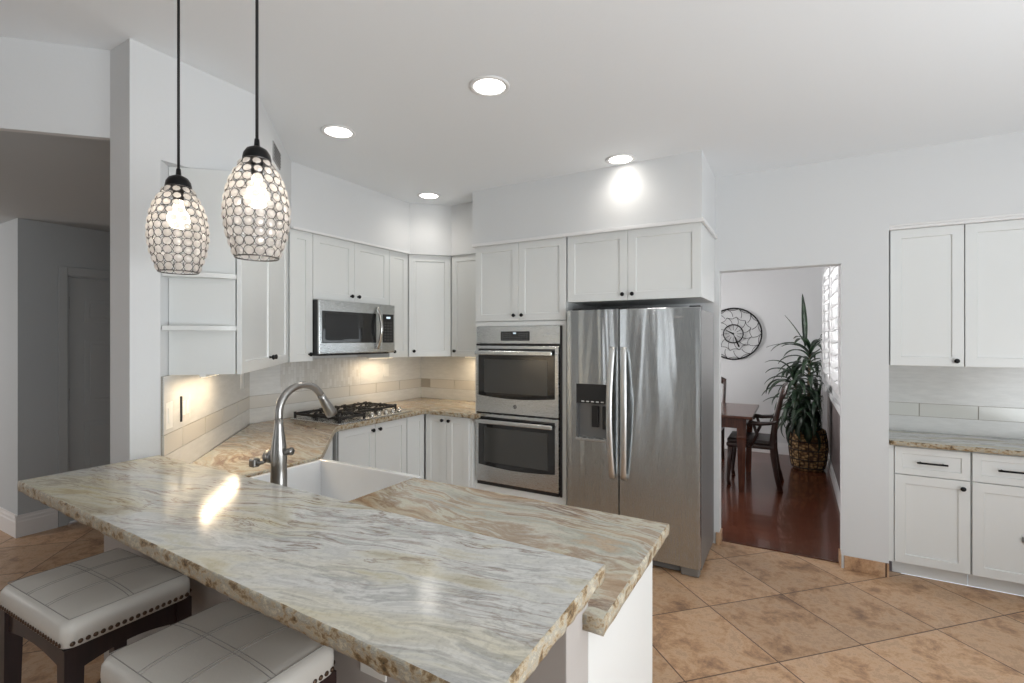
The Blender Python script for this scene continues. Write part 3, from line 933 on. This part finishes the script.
# ================================================================== REFRIGERATOR
RY = 3.285
fr = thing('refrigerator', 'stainless side-by-side refrigerator with water dispenser, left of the doorway', 'refrigerator', (-1.43, RY, 0), 0)
rW = .912
MB().box(.004, .076, .035, rW - .004, .63, 1.722, .004).out('body', FRIDGE_S, fr)
MB().box(.012, .058, .07, rW - .009, .0765, 1.715).out('gasket', BLACKP, fr)
def fdoor(x0, x1, hole=None):
    z0, z1 = .065, 1.735
    s = MB()
    def front(x): return 0.0
    if hole:
        a, c, e, f_ = hole
        s.box(x0, 0, z0, a, .060, z1); s.box(c, 0, z0, x1, .060, z1); s.box(a, 0, z0, c, .060, e); s.box(a, 0, f_, c, .060, z1)
        s.box(a, .055, e, c, .060, f_)
    else:
        s.box(x0, 0, z0, x1, .060, z1, .006, 3)
    return s.out('door', FRIDGE, fr)
split = .385
HX0, HX1, HZ0, HZ1 = .072, .338, .822, 1.212
dl_ = fdoor(.002, split - .003, (HX0, HX1, HZ0, HZ1))
dr_ = fdoor(split + .003, rW - .002)
# rounded side lips on the left door
# dispenser
s = MB()
s.box(HX0, .002, 1.075, HX1, .05, HZ1)                                   # control head
dp = s.out('dispenser', BLACKP, dl_)
MB().box(HX0, .046, HZ0, HX1, .0555, 1.08).box(HX0, .006, HZ0, HX0 + .004, .05, 1.08).box(HX1 - .004, .006, HZ0, HX1, .05, 1.08).out('recess', mat('dispenser_grey', (.20, .20, .20), .35, .5), dp)
s = MB().box(HX0 - .004, -.008, HZ0 - .012, HX1 + .004, .05, HZ0 + .008, .003)
s.out('drip_tray', STEELX, dp)
MB().box(HX0 + .105, .026, .905, HX0 + .155, .047, 1.055, .004).box(HX0 + .185, .026, .895, HX0 + .235, .047, 1.055, .004).out('paddles', BLACKP, dp)
s = MB()
for i in range(5):
    s.box(HX0 + .04 + i * .036, -.0006, 1.085, HX0 + .06 + i * .036, .003, 1.092)
s.out('buttons', WHITEP, dp)
# bowed bar handles
def fhandle(xc, side, par):
    s = MB()
    secs = []
    for i in range(25):
        t = i / 24
        bow = math.sin(PI * t)
        y = -.016 - .042 * bow ** .7
        x = xc + side * (-.004 + .012 * bow)
        z = .575 + .90 * t
        secs.append([Vector((x - .021, y, z)), Vector((x - .019, y - .009, z)), Vector((x + .019, y - .009, z)), Vector((x + .021, y, z)), Vector((x + .016, y + .009, z)), Vector((x - .016, y + .009, z))])
    s.loft(secs)
    s.box(xc - .014, -.025, .58, xc + .014, 0, .61, .004); s.box(xc - .014, -.025, 1.44, xc + .014, 0, 1.47, .004)
    s.out('handle', HANDLE, par)
fhandle(split - .043, -1, dl_)
fhandle(split + .043, 1, dr_)
MB().box(.755, -.0016, 1.667, .785, .001, 1.677, .0006, 1).box(.788, -.0016, 1.667, .814, .001, 1.677, .0006, 1).out('logo_badge', CHROME, dr_)
for hx_ in (.01, split - .035, rW - .08):
    MB().box(hx_, .07, 1.722, hx_ + .07, .15, 1.748, .005).out('hinge_cover', BLACKP, fr)
s = MB().box(.02, .05, .012, rW - .13, .07, .058, .003)
s.out('kick_grille', mat('grille_grey', (.13, .13, .13), .5), fr)
MB().box(rW - .125, .03, .004, rW - .012, .09, .058, .006).out('foot_cover', FRIDGE_S, fr)
MB().lathe([(.016, 0), (.016, .03)], (rW - .03, .06, 0), 14).lathe([(.016, 0), (.016, .04)], (.03, .1, 0), 14).lathe([(.016, 0), (.016, .04)], (rW - .04, .58, 0), 14).lathe([(.016, 0), (.016, .04)], (.04, .58, 0), 14).out('feet', BLACKP, fr)

# ================================================================== LIGHT FITTINGS
CRY = bpy.data.materials.new('pendant_crystal'); CRY.use_nodes = True
nt = CRY.node_tree; nt.nodes.remove(nt.nodes['Principled BSDF'])
outn = nt.nodes['Material Output']
tr = N(CRY, 'ShaderNodeBsdfTranslucent'); tr.inputs[0].default_value = (.96, .93, .90, 1)
tp = N(CRY, 'ShaderNodeBsdfTransparent'); tp.inputs[0].default_value = (1, .98, .96, 1)
gl = N(CRY, 'ShaderNodeBsdfGlossy'); gl.inputs['Roughness'].default_value = .08
df = N(CRY, 'ShaderNodeBsdfDiffuse'); df.inputs[0].default_value = (.92, .91, .90, 1)
m1 = N(CRY, 'ShaderNodeMixShader'); m1.inputs[0].default_value = .22
m2 = N(CRY, 'ShaderNodeMixShader'); m2.inputs[0].default_value = .14
m3 = N(CRY, 'ShaderNodeMixShader'); m3.inputs[0].default_value = .18
L(CRY, tr.outputs[0], m3.inputs[1]); L(CRY, df.outputs[0], m3.inputs[2])
L(CRY, m3.outputs[0], m1.inputs[1]); L(CRY, tp.outputs[0], m1.inputs[2]); L(CRY, m1.outputs[0], m2.inputs[1]); L(CRY, gl.outputs[0], m2.inputs[2])
L(CRY, m2.outputs[0], outn.inputs[0])
WIRE = mat('dark_chrome_wire', (.19, .18, .175), .25, .9)
BULB = mat('lit_bulb', (1, 1, 1), .3, emit=(1.0, .90, .76), estr=7)
LENS = mat('lit_downlight_lens', (1, 1, 1), .3, emit=(1.0, .95, .88), estr=9)

def pr(t):     # egg profile, t from 0 bottom to 1 top
    P = [(0, .056), (.12, .067), (.25, .077), (.4, .083), (.52, .0825), (.65, .0775), (.78, .0675), (.9, .052), (1, .036)]
    for (a, ra), (c, rc) in zip(P, P[1:]):
        if t <= c:
            u = (t - a) / (c - a); u = u * u * (3 - 2 * u) * .4 + u * .6
            return ra + (rc - ra) * u
    return P[-1][1]
PB = .276
wm, cm = MB(), MB()
rows = 11
for i in range(rows):
    t = (i + .5) / rows
    r_ = pr(t); z = PB * t
    dr2 = (pr(min(1, t + .03)) - pr(max(0, t - .03))) / (PB * (min(1, t + .03) - max(0, t - .03)))
    nz = -dr2
    cnt = max(9, int(round(2 * PI * r_ / .0272)))
    for k in range(cnt):
        a = 2 * PI * (k + .5 * (i % 2)) / cnt + i * .13
        nn = Vector((math.cos(a), math.sin(a), nz)).normalized()
        qm = nn.to_track_quat('Z', 'Y').to_matrix().to_4x4()
        cpos = Vector((r_ * math.cos(a), r_ * math.sin(a), z))
        wm.ring(cpos, .0131, .0009, 'Z', 16, 4, qm)
        cm.lathe([(.0, -.0045), (.0112, 0), (.0068, .0045), (0, .005)], cpos, 8, qm, smooth=False, caps=False)
for tt in (0, 1):
    wm.ring((0, 0, PB * tt), pr(tt), .002, 'Z', 36, 6)
def pendant(label, X, Y, first=None, zb=1.748):
    t = thing('pendant_light', label, 'pendant lamp', (X, Y, zb), 0, 'crystal pendants over the bar')
    MB().tube([(0, 0, PB + .06), (0, 0, CH - zb - .02)], .0042, 8).out('cord', CORD, t)
    MB().lathe([(.0, CH - zb), (.06, CH - zb), (.06, CH - zb - .012), (.04, CH - zb - .024), (.0, CH - zb - .026)], n=28, caps=False).out('canopy', BLACK, t)
    MB().lathe([(.037, PB - .004), (.0375, PB + .004), (.035, PB + .018), (.027, PB + .031), (.014, PB + .038), (.008, PB + .041), (.0065, PB + .060), (.004, PB + .064)], n=28).out('cap', BLACK, t)
    if first is None:
        sh_ = wm.out('shade_wire', WIRE, t); cr_ = cm.out('crystals', CRY, t)
    else:
        for nm in ('shade_wire', 'crystals'):
            c = [o for o in first.children if o.name.split('.')[0] == nm][0].copy()
            COL.objects.link(c); c.parent = t
    MB().lathe([(.0, PB - .135), (.016, PB - .132), (.028, PB - .122), (.033, PB - .107), (.030, PB - .09), (.019, PB - .072), (.013, PB - .055), (.013, PB - .04)], n=20).out('bulb', BULB, t)
    MB().lathe([(.015, PB - .042), (.016, PB), (.0, PB + .002)], n=16).out('socket', BLACKP, t)
    d = bpy.data.lights.new('pendant_glow', 'POINT'); d.energy = 14; d.color = (1, .94, .88); d.shadow_soft_size = .034
    lo = bpy.data.objects.new('pendant_glow', d); COL.objects.link(lo); lo.parent = t; lo.location = (0, 0, PB - .105)
    return t
pA = pendant('crystal egg-shaped pendant on the shorter-looking black cord, nearer the pillar', -1.745, .85)
pB = pendant('crystal egg-shaped pendant larger in view, second one out from the pillar', -1.324, .85, pA, 1.760)

DL = [(1.15, 1.6, 26, 'added recessed ceiling light, unseen past the right side of view, brightening the floor'), (.95, .15, 20, 'added recessed ceiling light, unseen beside the camera, brightening the floor'),  # first two fittings are unseen, added to brighten the floor
      (-1.261, 1.978, 12, 'round recessed ceiling light, the biggest one, in open ceiling'), (-2.298, 1.975, 12, 'round recessed ceiling light above the sink corner, nearest the pendants'),
      (-2.664, 3.234, 11, 'small round recessed ceiling light in the far corner above the corner cabinet'), (-1.012, 3.217, 9, 'round recessed ceiling light right in front of the fridge soffit')]
for (x, y, en, lab) in DL:
    t = thing('recessed_light', lab, 'ceiling light', (x, y, CH), 0, 'recessed ceiling lights')
    MB().lathe([(.075, -.0005), (.096, -.0005), (.096, -.005), (.088, -.008), (.075, -.006), (.075, -.0005)], n=36, caps=False).out('trim_ring', TRIM, t)
    MB().lathe([(.0, -.003), (.076, -.003), (.076, -.0005), (.0, -.0005)], n=36, caps=False).out('lens', LENS, t)
    d = bpy.data.lights.new('downlight', 'SPOT'); d.energy = en; d.color = (1.0, .94, .86); d.spot_size = R(150); d.spot_blend = 1.0; d.shadow_soft_size = .07
    a = bpy.data.objects.new('downlight', d); COL.objects.link(a); a.location = (x, y, CH - .012)

# under-cabinet warm light bars
def ucl(loc, rz, ln, energy, lab):
    t = thing('under_cabinet_light', lab, 'light bar', loc, rz)
    MB().box(-ln / 2, -.012, -.012, ln / 2, .012, 0, .002).out('housing', WHITEP, t)
    MB().box(-ln / 2 + .01, -.008, -.0135, ln / 2 - .01, .008, -.0122).out('diffuser', mat('lit_warm_diffuser', (1, .9, .7), .4, emit=(1, .80, .55), estr=3), t)
    a = area('under_cabinet_glow', (0, 0, -.02), (0, 0, 0), ln, .02, energy, (1.0, .78, .52))
    a.parent = t
ucl((-2.47, 1.40, UZ0), R(135), .55, 2.6, 'slim light bar under the diagonal upper cabinet')
ucl((-3.20, 3.22, UZ0), r90, .30, 1.5, 'slim light bar under the narrow cabinet right of the microwave')
ucl((-2.55, 3.80, UZ0), 0, .30, 1.6, 'slim light bar under the cabinet left of the wall ovens')

# ================================================================== WALL PLATES, VENT
def plate(name, lab, loc, rz, w=.072, h=.116, kind='outlet', cat='outlet'):
    t = thing(name, lab, cat, loc, rz)
    MB().box(-w / 2, -.006, -h / 2, w / 2, 0, h / 2, .002).out('plate', WHITEP, t)
    s = MB()
    k = max(1, int(round(w / .06)))
    for i in range(k):
        cx_ = (i - (k - 1) / 2) * .046
        s.box(cx_ - .016, -.0085, -.033, cx_ + .016, -.005, .033, .002)
    s.out('insert', WHITEP if kind != 'dark' else BLACKP, t)
    return t
plate('outlet_plate', 'white outlet plate on range wall tiles, right of the cooktop', (WX + .013, 3.43, 1.235), r90)
plate('outlet_plate', 'white outlet plate in the corner beside the diagonal cabinet', (-3.20, 1.945, 1.255), R(135))
sp = plate('switch_plate', 'white switch plate with a dark edge under the open shelves', (-2.485, 1.235, 1.21), R(135), .118, .116, 'switch', 'switch')
MB().box(-.070, -.014, -.058, -.0605, 0, .058, .001).out('dark_edge', BLACKP, sp)
plate('outlet_plate', 'white outlet plate on the peninsula wall under the bar', (-.938, PY0 - .0005, .722), 0, .09, .116)
plate('outlet_plate', 'pale outlet plate on diagonal tiles at the wall corner', (-2.349, 1.102, 1.20), R(135))
v = thing('air_vent', 'small grey air vent on the soffit behind the larger pendant', 'vent', (-2.61, DS + 2.61 + .026, 2.592), R(135))
MB().box(-.10, -.008, -.052, .10, 0, .052, .003).out('vent_frame', mat('vent_grey', (.30, .30, .30), .5), v)
s = MB()
for i in range(5):
    s.box(-.088, -.013, -.040 + i * .018, .088, -.007, -.034 + i * .018)
s.out('louvers', mat('vent_louver_grey', (.22, .22, .22), .5), v)

# ================================================================== BAR STOOLS
def stool(label, X, Y, rz):
    t = thing('bar_stool', label, 'stool', (X, Y, 0), rz, 'cream leather bar stools')
    hw, hd = .231, .166
    # cushion: rounded rectangle cross-section lofted upward, saddle top
    def rr(w, d, r, z, crown=0.0):
        out = []
        for cx_, cy_, a0 in ((w - r, d - r, 0), (-w + r, d - r, 90), (-w + r, -d + r, 180), (w - r, -d + r, 270)):
            for k in range(7):
                a = R(a0 + 15 * k)
                out.append(Vector((cx_ + r * math.cos(a), cy_ + r * math.sin(a), z)))
        return out
    s = MB()
    secs = [rr(hw - .003, hd - .003, .028, .672), rr(hw, hd, .03, .676), rr(hw + .001, hd + .001, .03, .705), rr(hw, hd, .03, .722), rr(hw - .006, hd - .006, .032, .734), rr(hw - .017, hd - .017, .035, .742)]
    rows = [[s.bm.verts.new(p) for p in sec] for sec in secs]
    m = len(rows[0])
    for a, c in zip(rows, rows[1:]):
        for k in range(m):
            f = s.bm.faces.new((a[k], a[(k + 1) % m], c[(k + 1) % m], c[k])); f.smooth = True
    s.bm.faces.new(rows[0][::-1])
    # domed top
    last = rows[-1]
    for sc_, z in ((.85, .7475), (.6, .752), (.3, .754)):
        nr = [s.bm.verts.new((v.co.x * sc_ / (1 if last is rows[-1] else 1), v.co.y * sc_, z)) for v in rows[-1]]
        for k in range(m):
            f = s.bm.faces.new((last[k], last[(k + 1) % m], nr[(k + 1) % m], nr[k])); f.smooth = True
        last = nr
    f = s.bm.faces.new(last); f.smooth = True
    cu = s.out('seat_cushion', CREAM, t)
    def top(x, y):
        e = min(1, max(abs(x) / (hw - .017), abs(y) / (hd - .017)))
        Q = [(0, .754), (.3, .754), (.6, .752), (.85, .7475), (1, .742)]
        for (a, za), (c, zc) in zip(Q, Q[1:]):
            if e <= c: return za + (zc - za) * (e - a) / (c - a)
    s = MB()
    def st(p, q_):
        k = 24
        s.tube([(p[0] + (q_[0] - p[0]) * i / k, p[1] + (q_[1] - p[1]) * i / k, top(p[0] + (q_[0] - p[0]) * i / k, p[1] + (q_[1] - p[1]) * i / k) + .0002) for i in range(k + 1)], .0011, 5)
    ex, ey = hw - .019, hd - .019
    for (p, q_) in (((-ex, -ey), (ex, -ey)), ((ex, -ey), (ex, ey)), ((ex, ey), (-ex, ey)), ((-ex, ey), (-ex, -ey))):
        st(p, q_)
    for gx in (-.066, .066):
        for o_ in (-.006, .006): st((gx + o_, -ey), (gx + o_, ey))
    for o_ in (-.006, .006): st((-ex, o_), (ex, o_))
    s.out('stitching', STITCH, cu)
    # nailheads round the skirt
    s = MB()
    step = .0165
    def nail(x, y, nx, ny):
        mt = Vector((nx, ny, 0)).to_track_quat('Z', 'Y').to_matrix().to_4x4()
        s.lathe([(.0066, 0), (.0056, .0026), (.003, .0042), (0, .0046)], (x, y, .684), 8, mt, caps=False)
    k = int(2 * (hw - .02) / step)
    for i in range(k + 1):
        x = -(hw - .02) + 2 * (hw - .02) * i / k
        nail(x, -hd, 0, -1); nail(x, hd, 0, 1)
    k = int(2 * (hd - .02) / step)
    for i in range(k + 1):
        y = -(hd - .02) + 2 * (hd - .02) * i / k
        nail(-hw, y, -1, 0); nail(hw, y, 1, 0)
    s.out('nailhead_trim', BRONZE, cu)
    # legs (slight splay), aprons, stretchers
    for sx in (-1, 1):
        for sy in (-1, 1):
            s = MB()
            secs = []
            for z, ox, oy, hwid in ((.0, .012, .012, .017), (.35, .004, .004, .019), (.671, 0, 0, .0225)):
                cx_, cy_ = sx * (hw - .026 + ox), sy * (hd - .026 + oy)
                secs.append([Vector((cx_ - hwid, cy_ - hwid, z)), Vector((cx_ + hwid, cy_ - hwid, z)), Vector((cx_ + hwid, cy_ + hwid, z)), Vector((cx_ - hwid, cy_ + hwid, z))])
            s.loft(secs, smooth=False)
            s.out('leg', ESPRESSO, t)
    def apron(length, along, off):
        s = MB()
        n = 16
        poly = [(-length / 2, .671), (length / 2, .671)] + [(length / 2 - length * i / n, .605 + .018 * math.sin(PI * i / n)) for i in range(n + 1)]
        if along == 'x': mt = Matrix(((1, 0, 0, 0), (0, 0, 1, off), (0, 1, 0, 0), (0, 0, 0, 1)))
        else: mt = Matrix(((0, 0, 1, off), (1, 0, 0, 0), (0, 1, 0, 0), (0, 0, 0, 1)))
        s.prism(poly, -.009, .009, 0, mtx=mt)
        return s.out('apron', ESPRESSO, t)
    lx, ly = 2 * (hw - .026) - .044, 2 * (hd - .026) - .044
    for sg in (-1, 1):
        apron(lx, 'x', sg * (hd - .022)); apron(ly, 'y', sg * (hw - .022))
    for sg in (-1, 1):
        MB().box(-lx / 2 - .004, sg * (hd - .02) - .01, .19, lx / 2 + .004, sg * (hd - .02) + .01, .222, .002).out('stretcher', ESPRESSO, t)
        MB().box(sg * (hw - .02) - .01, -ly / 2 - .004, .27, sg * (hw - .02) + .01, ly / 2 + .004, .302, .002).out('stretcher', ESPRESSO, t)
    return t
stool('cream leather stool with bronze nailheads at the left end of the bar', -1.925, .700, R(1.5)).scale = (1, 1, 1.033)
stool('cream leather stool with stitched squares, mostly under the bar, cut by the frame', -1.235, .697, R(0)).scale = (1, 1, 1.028)

# ================================================================== DINING ROOM
tb = thing('dining_table', 'dark mahogany dining table seen through the doorway', 'table', (-1.20, 5.88, 0))
MB().box(-.84, -.53, .735, .84, .53, .765, .008, 3).out('tabletop', MAHOG, tb)
MB().box(-.76, -.45, .63, .76, -.43, .735).box(-.76, .43, .63, .76, .45, .735).box(-.76, -.45, .63, -.74, .45, .735).box(.74, -.45, .63, .76, .45, .735).out('apron', MAHOG, tb)
for sx in (-1, 1):
    for sy in (-1, 1):
        s = MB(); secs = []
        for z, w_ in ((0, .026), (.03, .028), (.3, .034), (.52, .042), (.54, .046), (.56, .042), (.735, .044)):
            cx_, cy_ = sx * .735, sy * .425
            secs.append([Vector((cx_ - w_, cy_ - w_, z)), Vector((cx_ + w_, cy_ - w_, z)), Vector((cx_ + w_, cy_ + w_, z)), Vector((cx_ - w_, cy_ + w_, z))])
        s.loft(secs, smooth=False); s.out('leg', MAHOG, tb)

def dining_chair(label, loc, rz, arms=True):
    """faces local -x (sitter looks to -x); back at +x"""
    t = thing('dining_chair', label, 'chair', loc, rz, 'dark dining chairs')
    MB().box(-.23, -.25, .41, .22, .25, .45, .012).out('seat_frame', DARKW, t)
    s = MB().box(-.225, -.235, .445, .20, .235, .495, .02, 4); s.out('seat', DLEATH, t)
    for sy in (-1, 1):
        # rear leg sweeping back, continuing up as the back post
        pts = [(.27, sy * .22, .0), (.235, sy * .22, .15), (.205, sy * .225, .35), (.20, sy * .23, .5), (.225, sy * .235, .72), (.275, sy * .24, .95), (.30, sy * .24, 1.02)]
        s = MB(); secs = []
        for (x, y, z), w_ in zip(pts, (.025, .022, .026, .028, .025, .022, .02)):
            secs.append([Vector((x - w_, y - .018, z)), Vector((x + w_, y - .018, z)), Vector((x + w_, y + .018, z)), Vector((x - w_, y + .018, z))])
        s.loft(secs); s.out('leg', DARKW, t)
        s = MB().tube([(-.205, sy * .22, 0), (-.215, sy * .22, .06), (-.2, sy * .22, .25), (-.19, sy * .222, .41)], [.022, .017, .024, .03], 10)
        s.out('leg', DARKW, t)
        if arms:
            s = MB().tube([(.235, sy * .25, .70), (.17, sy * .262, .68), (.08, sy * .272, .67), (.02, sy * .278, .675), (-.01, sy * .278, .655), (.0, sy * .278, .632)], [.017, .019, .021, .023, .021, .012], 10)
            s.tube([(.03, sy * .272, .66), (.06, sy * .265, .56), (.0, sy * .25, .43)], [.015, .017, .016], 8)
            s.out('armrest', DARKW, t)
    # crest rail and splat
    s = MB(); secs = []
    for i in range(13):
        y = -.245 + .49 * i / 12
        u = y / .245
        zc = .985 + .055 * (1 - u * u)
        x = .292 + .03 * (1 - u * u)
        secs.append([Vector((x - .012, y, zc - .045)), Vector((x + .012, y, zc - .045)), Vector((x + .014, y, zc + .04)), Vector((x - .010, y, zc + .04))])
    s.loft(secs); s.out('crest_rail', DARKW, t)
    s = MB(); secs = []
    for z, w_ in ((.50, .06), (.60, .075), (.68, .05), (.78, .085), (.88, .075), (.965, .09)):
        x = .205 + (z - .5) * .19
        secs.append([Vector((x - .008, -w_, z)), Vector((x + .008, -w_, z)), Vector((x + .008, w_, z)), Vector((x - .008, w_, z))])
    s.loft(secs); s.out('back_splat', DARKW, t)
    MB().box(.185, -.225, .50, .215, .225, .535, .004).out('back_rail', DARKW, t)
    return t
dining_chair('dark carved dining armchair at the right end of the table, beside the plant', (-.395, 5.84, 0), R(0))
dining_chair('dark dining chair mostly hidden by the doorway edge, beyond the table', (-1.02, 6.55, 0), R(90), False)

# potted plant
pl = thing('potted_plant', 'tall leafy dracaena in a woven basket below the window', 'plant', (.135, 6.78, 0))
BASK = mat('woven_seagrass', rough=.75)
bk = N(BASK, 'ShaderNodeTexVoronoi'); bk.inputs['Scale'].default_value = 1
L(BASK, coords(BASK, (26, 26, 34)), bk.inputs['Vector'])
cr2 = ramp(BASK, [(0.1, (.72, .50, .26)), (.38, (.46, .28, .12)), (.65, (.12, .06, .025))]); L(BASK, bk.outputs['Distance'], cr2.inputs[0])
L(BASK, cr2.outputs[0], bsdf(BASK).inputs['Base Color']); bump(BASK, mth(BASK, 'SUBTRACT', 1.0, bk.outputs['Distance']), .9, .02)
prof = [(.0, .0), (.150, 0), (.165, .02), (.185, .12), (.198, .24), (.195, .34), (.178, .43), (.165, .475), (.150, .475), (.150, .44), (.0, .44)]
pot = MB().lathe(prof, n=36, caps=False).out('basket', BASK, pl)
s = MB()
for z, r_ in ((.035, .172), (.13, .190), (.24, .201), (.34, .198), (.43, .182)):
    s.ring((0, 0, z), r_, .007, 'Z', 36, 6)
for k in range(12):
    a = 2 * PI * k / 12
    s.tube([((r_ + .003) * math.cos(a), (r_ + .003) * math.sin(a), z) for r_, z in ((.165, .02), (.185, .12), (.198, .24), (.195, .34), (.178, .43), (.165, .472))], .005, 6)
s.out('basket_ribs', mat('dark_basket_ribs', (.035, .02, .012), .6), pot)
MB().lathe([(.0, .43), (.149, .43), (.149, .455), (.0, .46)], n=24, caps=False).out('soil', mat('potting_soil', (.03, .022, .016), .95), pl)
canes = [(.0, .0, 1.42, .02, .02), (-.06, .03, 1.10, -.10, .02), (.05, -.05, .88, .06, -.08), (-.03, -.06, .72, -.06, -.1)]
s = MB()
for cx_, cy_, h_, ox, oy in canes:
    s.tube([(cx_, cy_, .44), (cx_ + ox * .3, cy_ + oy * .3, .44 + (h_ - .44) * .5), (cx_ + ox, cy_ + oy, h_)], [.02, .017, .012], 8)
s.out('cane', mat('plant_cane', (.14, .11, .07), .8), pl)
LEAF = mat('dracaena_leaf', rough=.38)
ln_ = noise(LEAF, coords(LEAF, (3, 3, 3)), 4, 2)
lc = ramp(LEAF, [(.35, (.010, .024, .013)), (.65, (.032, .068, .032))]); L(LEAF, ln_.outputs[0], lc.inputs[0])
L(LEAF, lc.outputs[0], bsdf(LEAF).inputs['Base Color'])
s = MB()
rl = random.Random(11)
def leaf(base, az, up, length, width, droop):
    secs = []
    p = Vector(base); el = up
    k = 12
    for i in range(k + 1):
        t = i / k
        w_ = width * (math.sin(PI * (t * .93 + .05)) ** .75) * (1 - .25 * t)
        d = Vector((math.cos(az) * math.cos(el), math.sin(az) * math.cos(el), math.sin(el)))
        side = Vector((-math.sin(az), math.cos(az), 0))
        nrm = side.cross(d) * -1
        th = .0022
        secs.append([p - side * w_ + nrm * .35 * w_, p + nrm * -th, p + side * w_ + nrm * .35 * w_, p + nrm * th])
        p = p + d * (length / k)
        el -= droop / k
    s.loft(secs)
for ci, (cx_, cy_, h_, ox, oy) in enumerate(canes):
    nleaf = (64, 44, 32, 22)[ci]
    for i in range(nleaf):
        t = i / nleaf
        z = h_ - (.80, .5, .32, .22)[ci] * (1 - t) ** 1.0
        az = i * 2.39996 + ci
        up = R(5 + 62 * t ** 1.6) + rl.uniform(-.15, .15)
        ln2 = rl.uniform(.40, .56) * (.8 + .2 * t)
        leaf((cx_ + ox * t, cy_ + oy * t, z), az + rl.uniform(-.2, .2), up, ln2, rl.uniform(.028, .040), rl.uniform(2.0, 2.7) * (1.05 - .3 * t))
leaf((-.03, .02, 1.44), R(110), R(86), .64, .036, .12)
leaf((-.02, .02, 1.44), R(175), R(66), .44, .028, .25)
leaf((.02, .02, 1.40), R(-20), R(55), .40, .026, 1.2)
leaf((.0, .02, 1.40), R(185), R(30), .46, .022, 1.0)
fo = s.out('foliage', LEAF, pl)
# keep the foliage clear of the right wall
for vtx in fo.data.vertices:
    if vtx.co.x > .12:
        vtx.co.x = .12 + (vtx.co.x - .12) * .1

# wall clock, nautilus wire design
ckx, ckz, ckr = -.74, 1.602, .352
cl_ = thing('wall_clock', 'round black wire wall clock with spiral scallops beyond the doorway', 'clock', (ckx, 7.45, ckz))
s = MB()
s.ring((0, -.02, 0), ckr, .0095, 'Y', 64, 8)
s.ring((0, -.02, 0), .125, .008, 'Y', 40, 8)
s.out('frame', BLACK, cl_)
s = MB()
def chamber(r0, r1, cnt, ph, curl):
    for k in range(cnt):
        a = 2 * PI * k / cnt + ph
        pts = []
        for i in range(9):
            t = i / 8
            rr_ = r0 + (r1 - r0) * t; aa = a + curl * t * t
            pts.append((rr_ * math.cos(aa), -.02, rr_ * math.sin(aa)))
        s.tube(pts, .0035, 6)
        a2 = a + 2 * PI / cnt
        pts = []
        for i in range(9):
            t = i / 8
            aa = a + curl + (a2 - a) * t
            rr_ = r1 - .028 * math.sin(PI * t)
            pts.append((rr_ * math.cos(aa), -.02, rr_ * math.sin(aa)))
        s.tube(pts, .0035, 6)
chamber(.125, .235, 12, .1, .25)
chamber(.235, .35, 14, .25, .22)
for k in range(12):
    a = 2 * PI * k / 12
    s.tube([(.05 * math.cos(a), -.02, .05 * math.sin(a)), (.12 * math.cos(a), -.02, .12 * math.sin(a))], .003, 6)
s.out('scallop_wires', BLACK, cl_)
MB().tube([(0, -.03, 0), (-.09, -.03, .05)], [.011, .004], 8).tube([(0, -.032, 0), (.075, -.032, -.18)], [.004, .012], 8).lathe([(0, 0), (.014, 0), (.012, .01), (0, .012)], (0, -.022, 0), 14, rotx(R(90)), caps=False).out('clock_hand', BLACK, cl_)
MB().tube([(-.09, -.0, .0), (-.09, -.025, 0)], .006, 6).tube([(.09, -.0, .0), (.09, -.025, 0)], .006, 6).out('wall_mount', BLACK, cl_)

# window with plantation shutters in the dining room
wn = struct(MB().box(.345, 4.86, 1.03, .37, 4.92, 2.45, .004).box(.345, 6.86, 1.03, .37, 6.92, 2.45, .004).box(.345, 4.86, 2.40, .37, 6.92, 2.46, .004).box(.335, 4.84, 1.02, .38, 6.94, 1.055, .004).out('window_1', TRIM))
MB().box(.455, 4.9, 1.05, .46, 6.88, 2.42).out('pane', mat('window_glass', (1, 1, 1), .02, trans=1.0), wn)
MB().box(.44, 5.86, 1.05, .475, 5.92, 2.42).box(.44, 4.9, 1.72, .475, 6.88, 1.76).out('muntin', TRIM, wn)
def shutter(label, loc, rz, w):
    t = thing('plantation_shutter', label, 'shutter', loc, rz)
    h = 1.325
    MB().box(0, -.014, 0, .05, .014, h, .003).box(w - .05, -.014, 0, w, .014, h, .003).box(.05, -.014, 0, w - .05, .014, .07, .003).box(.05, -.014, h - .07, w - .05, .014, h, .003).out('shutter_frame', TRIM, t)
    n = 11
    for i in range(n):
        zc = .07 + (h - .14) * (i + .5) / n
        s = MB().box(.052, -.045, -.005, w - .052, .045, .005, .003, 2, Matrix.Translation((0, 0, zc)) @ rotx(R(28)))
        s.out('louver', TRIM, t)
    MB().tube([(w / 2, -.05, .1), (w / 2, -.05, h - .1)], .006, 6).out('tilt_rod', TRIM, t)
    return t
# local x along the wall, -y faces the room (-X):   rz=-90 -> local x = -Y, local -y = -X
shutter('white louvred shutter closed over the near half of the dining window', (.33, 5.87, 1.065), R(-90), .93)
shutter('white louvred shutter swung open toward the plant', (.315, 6.84, 1.065), R(-90), .93)
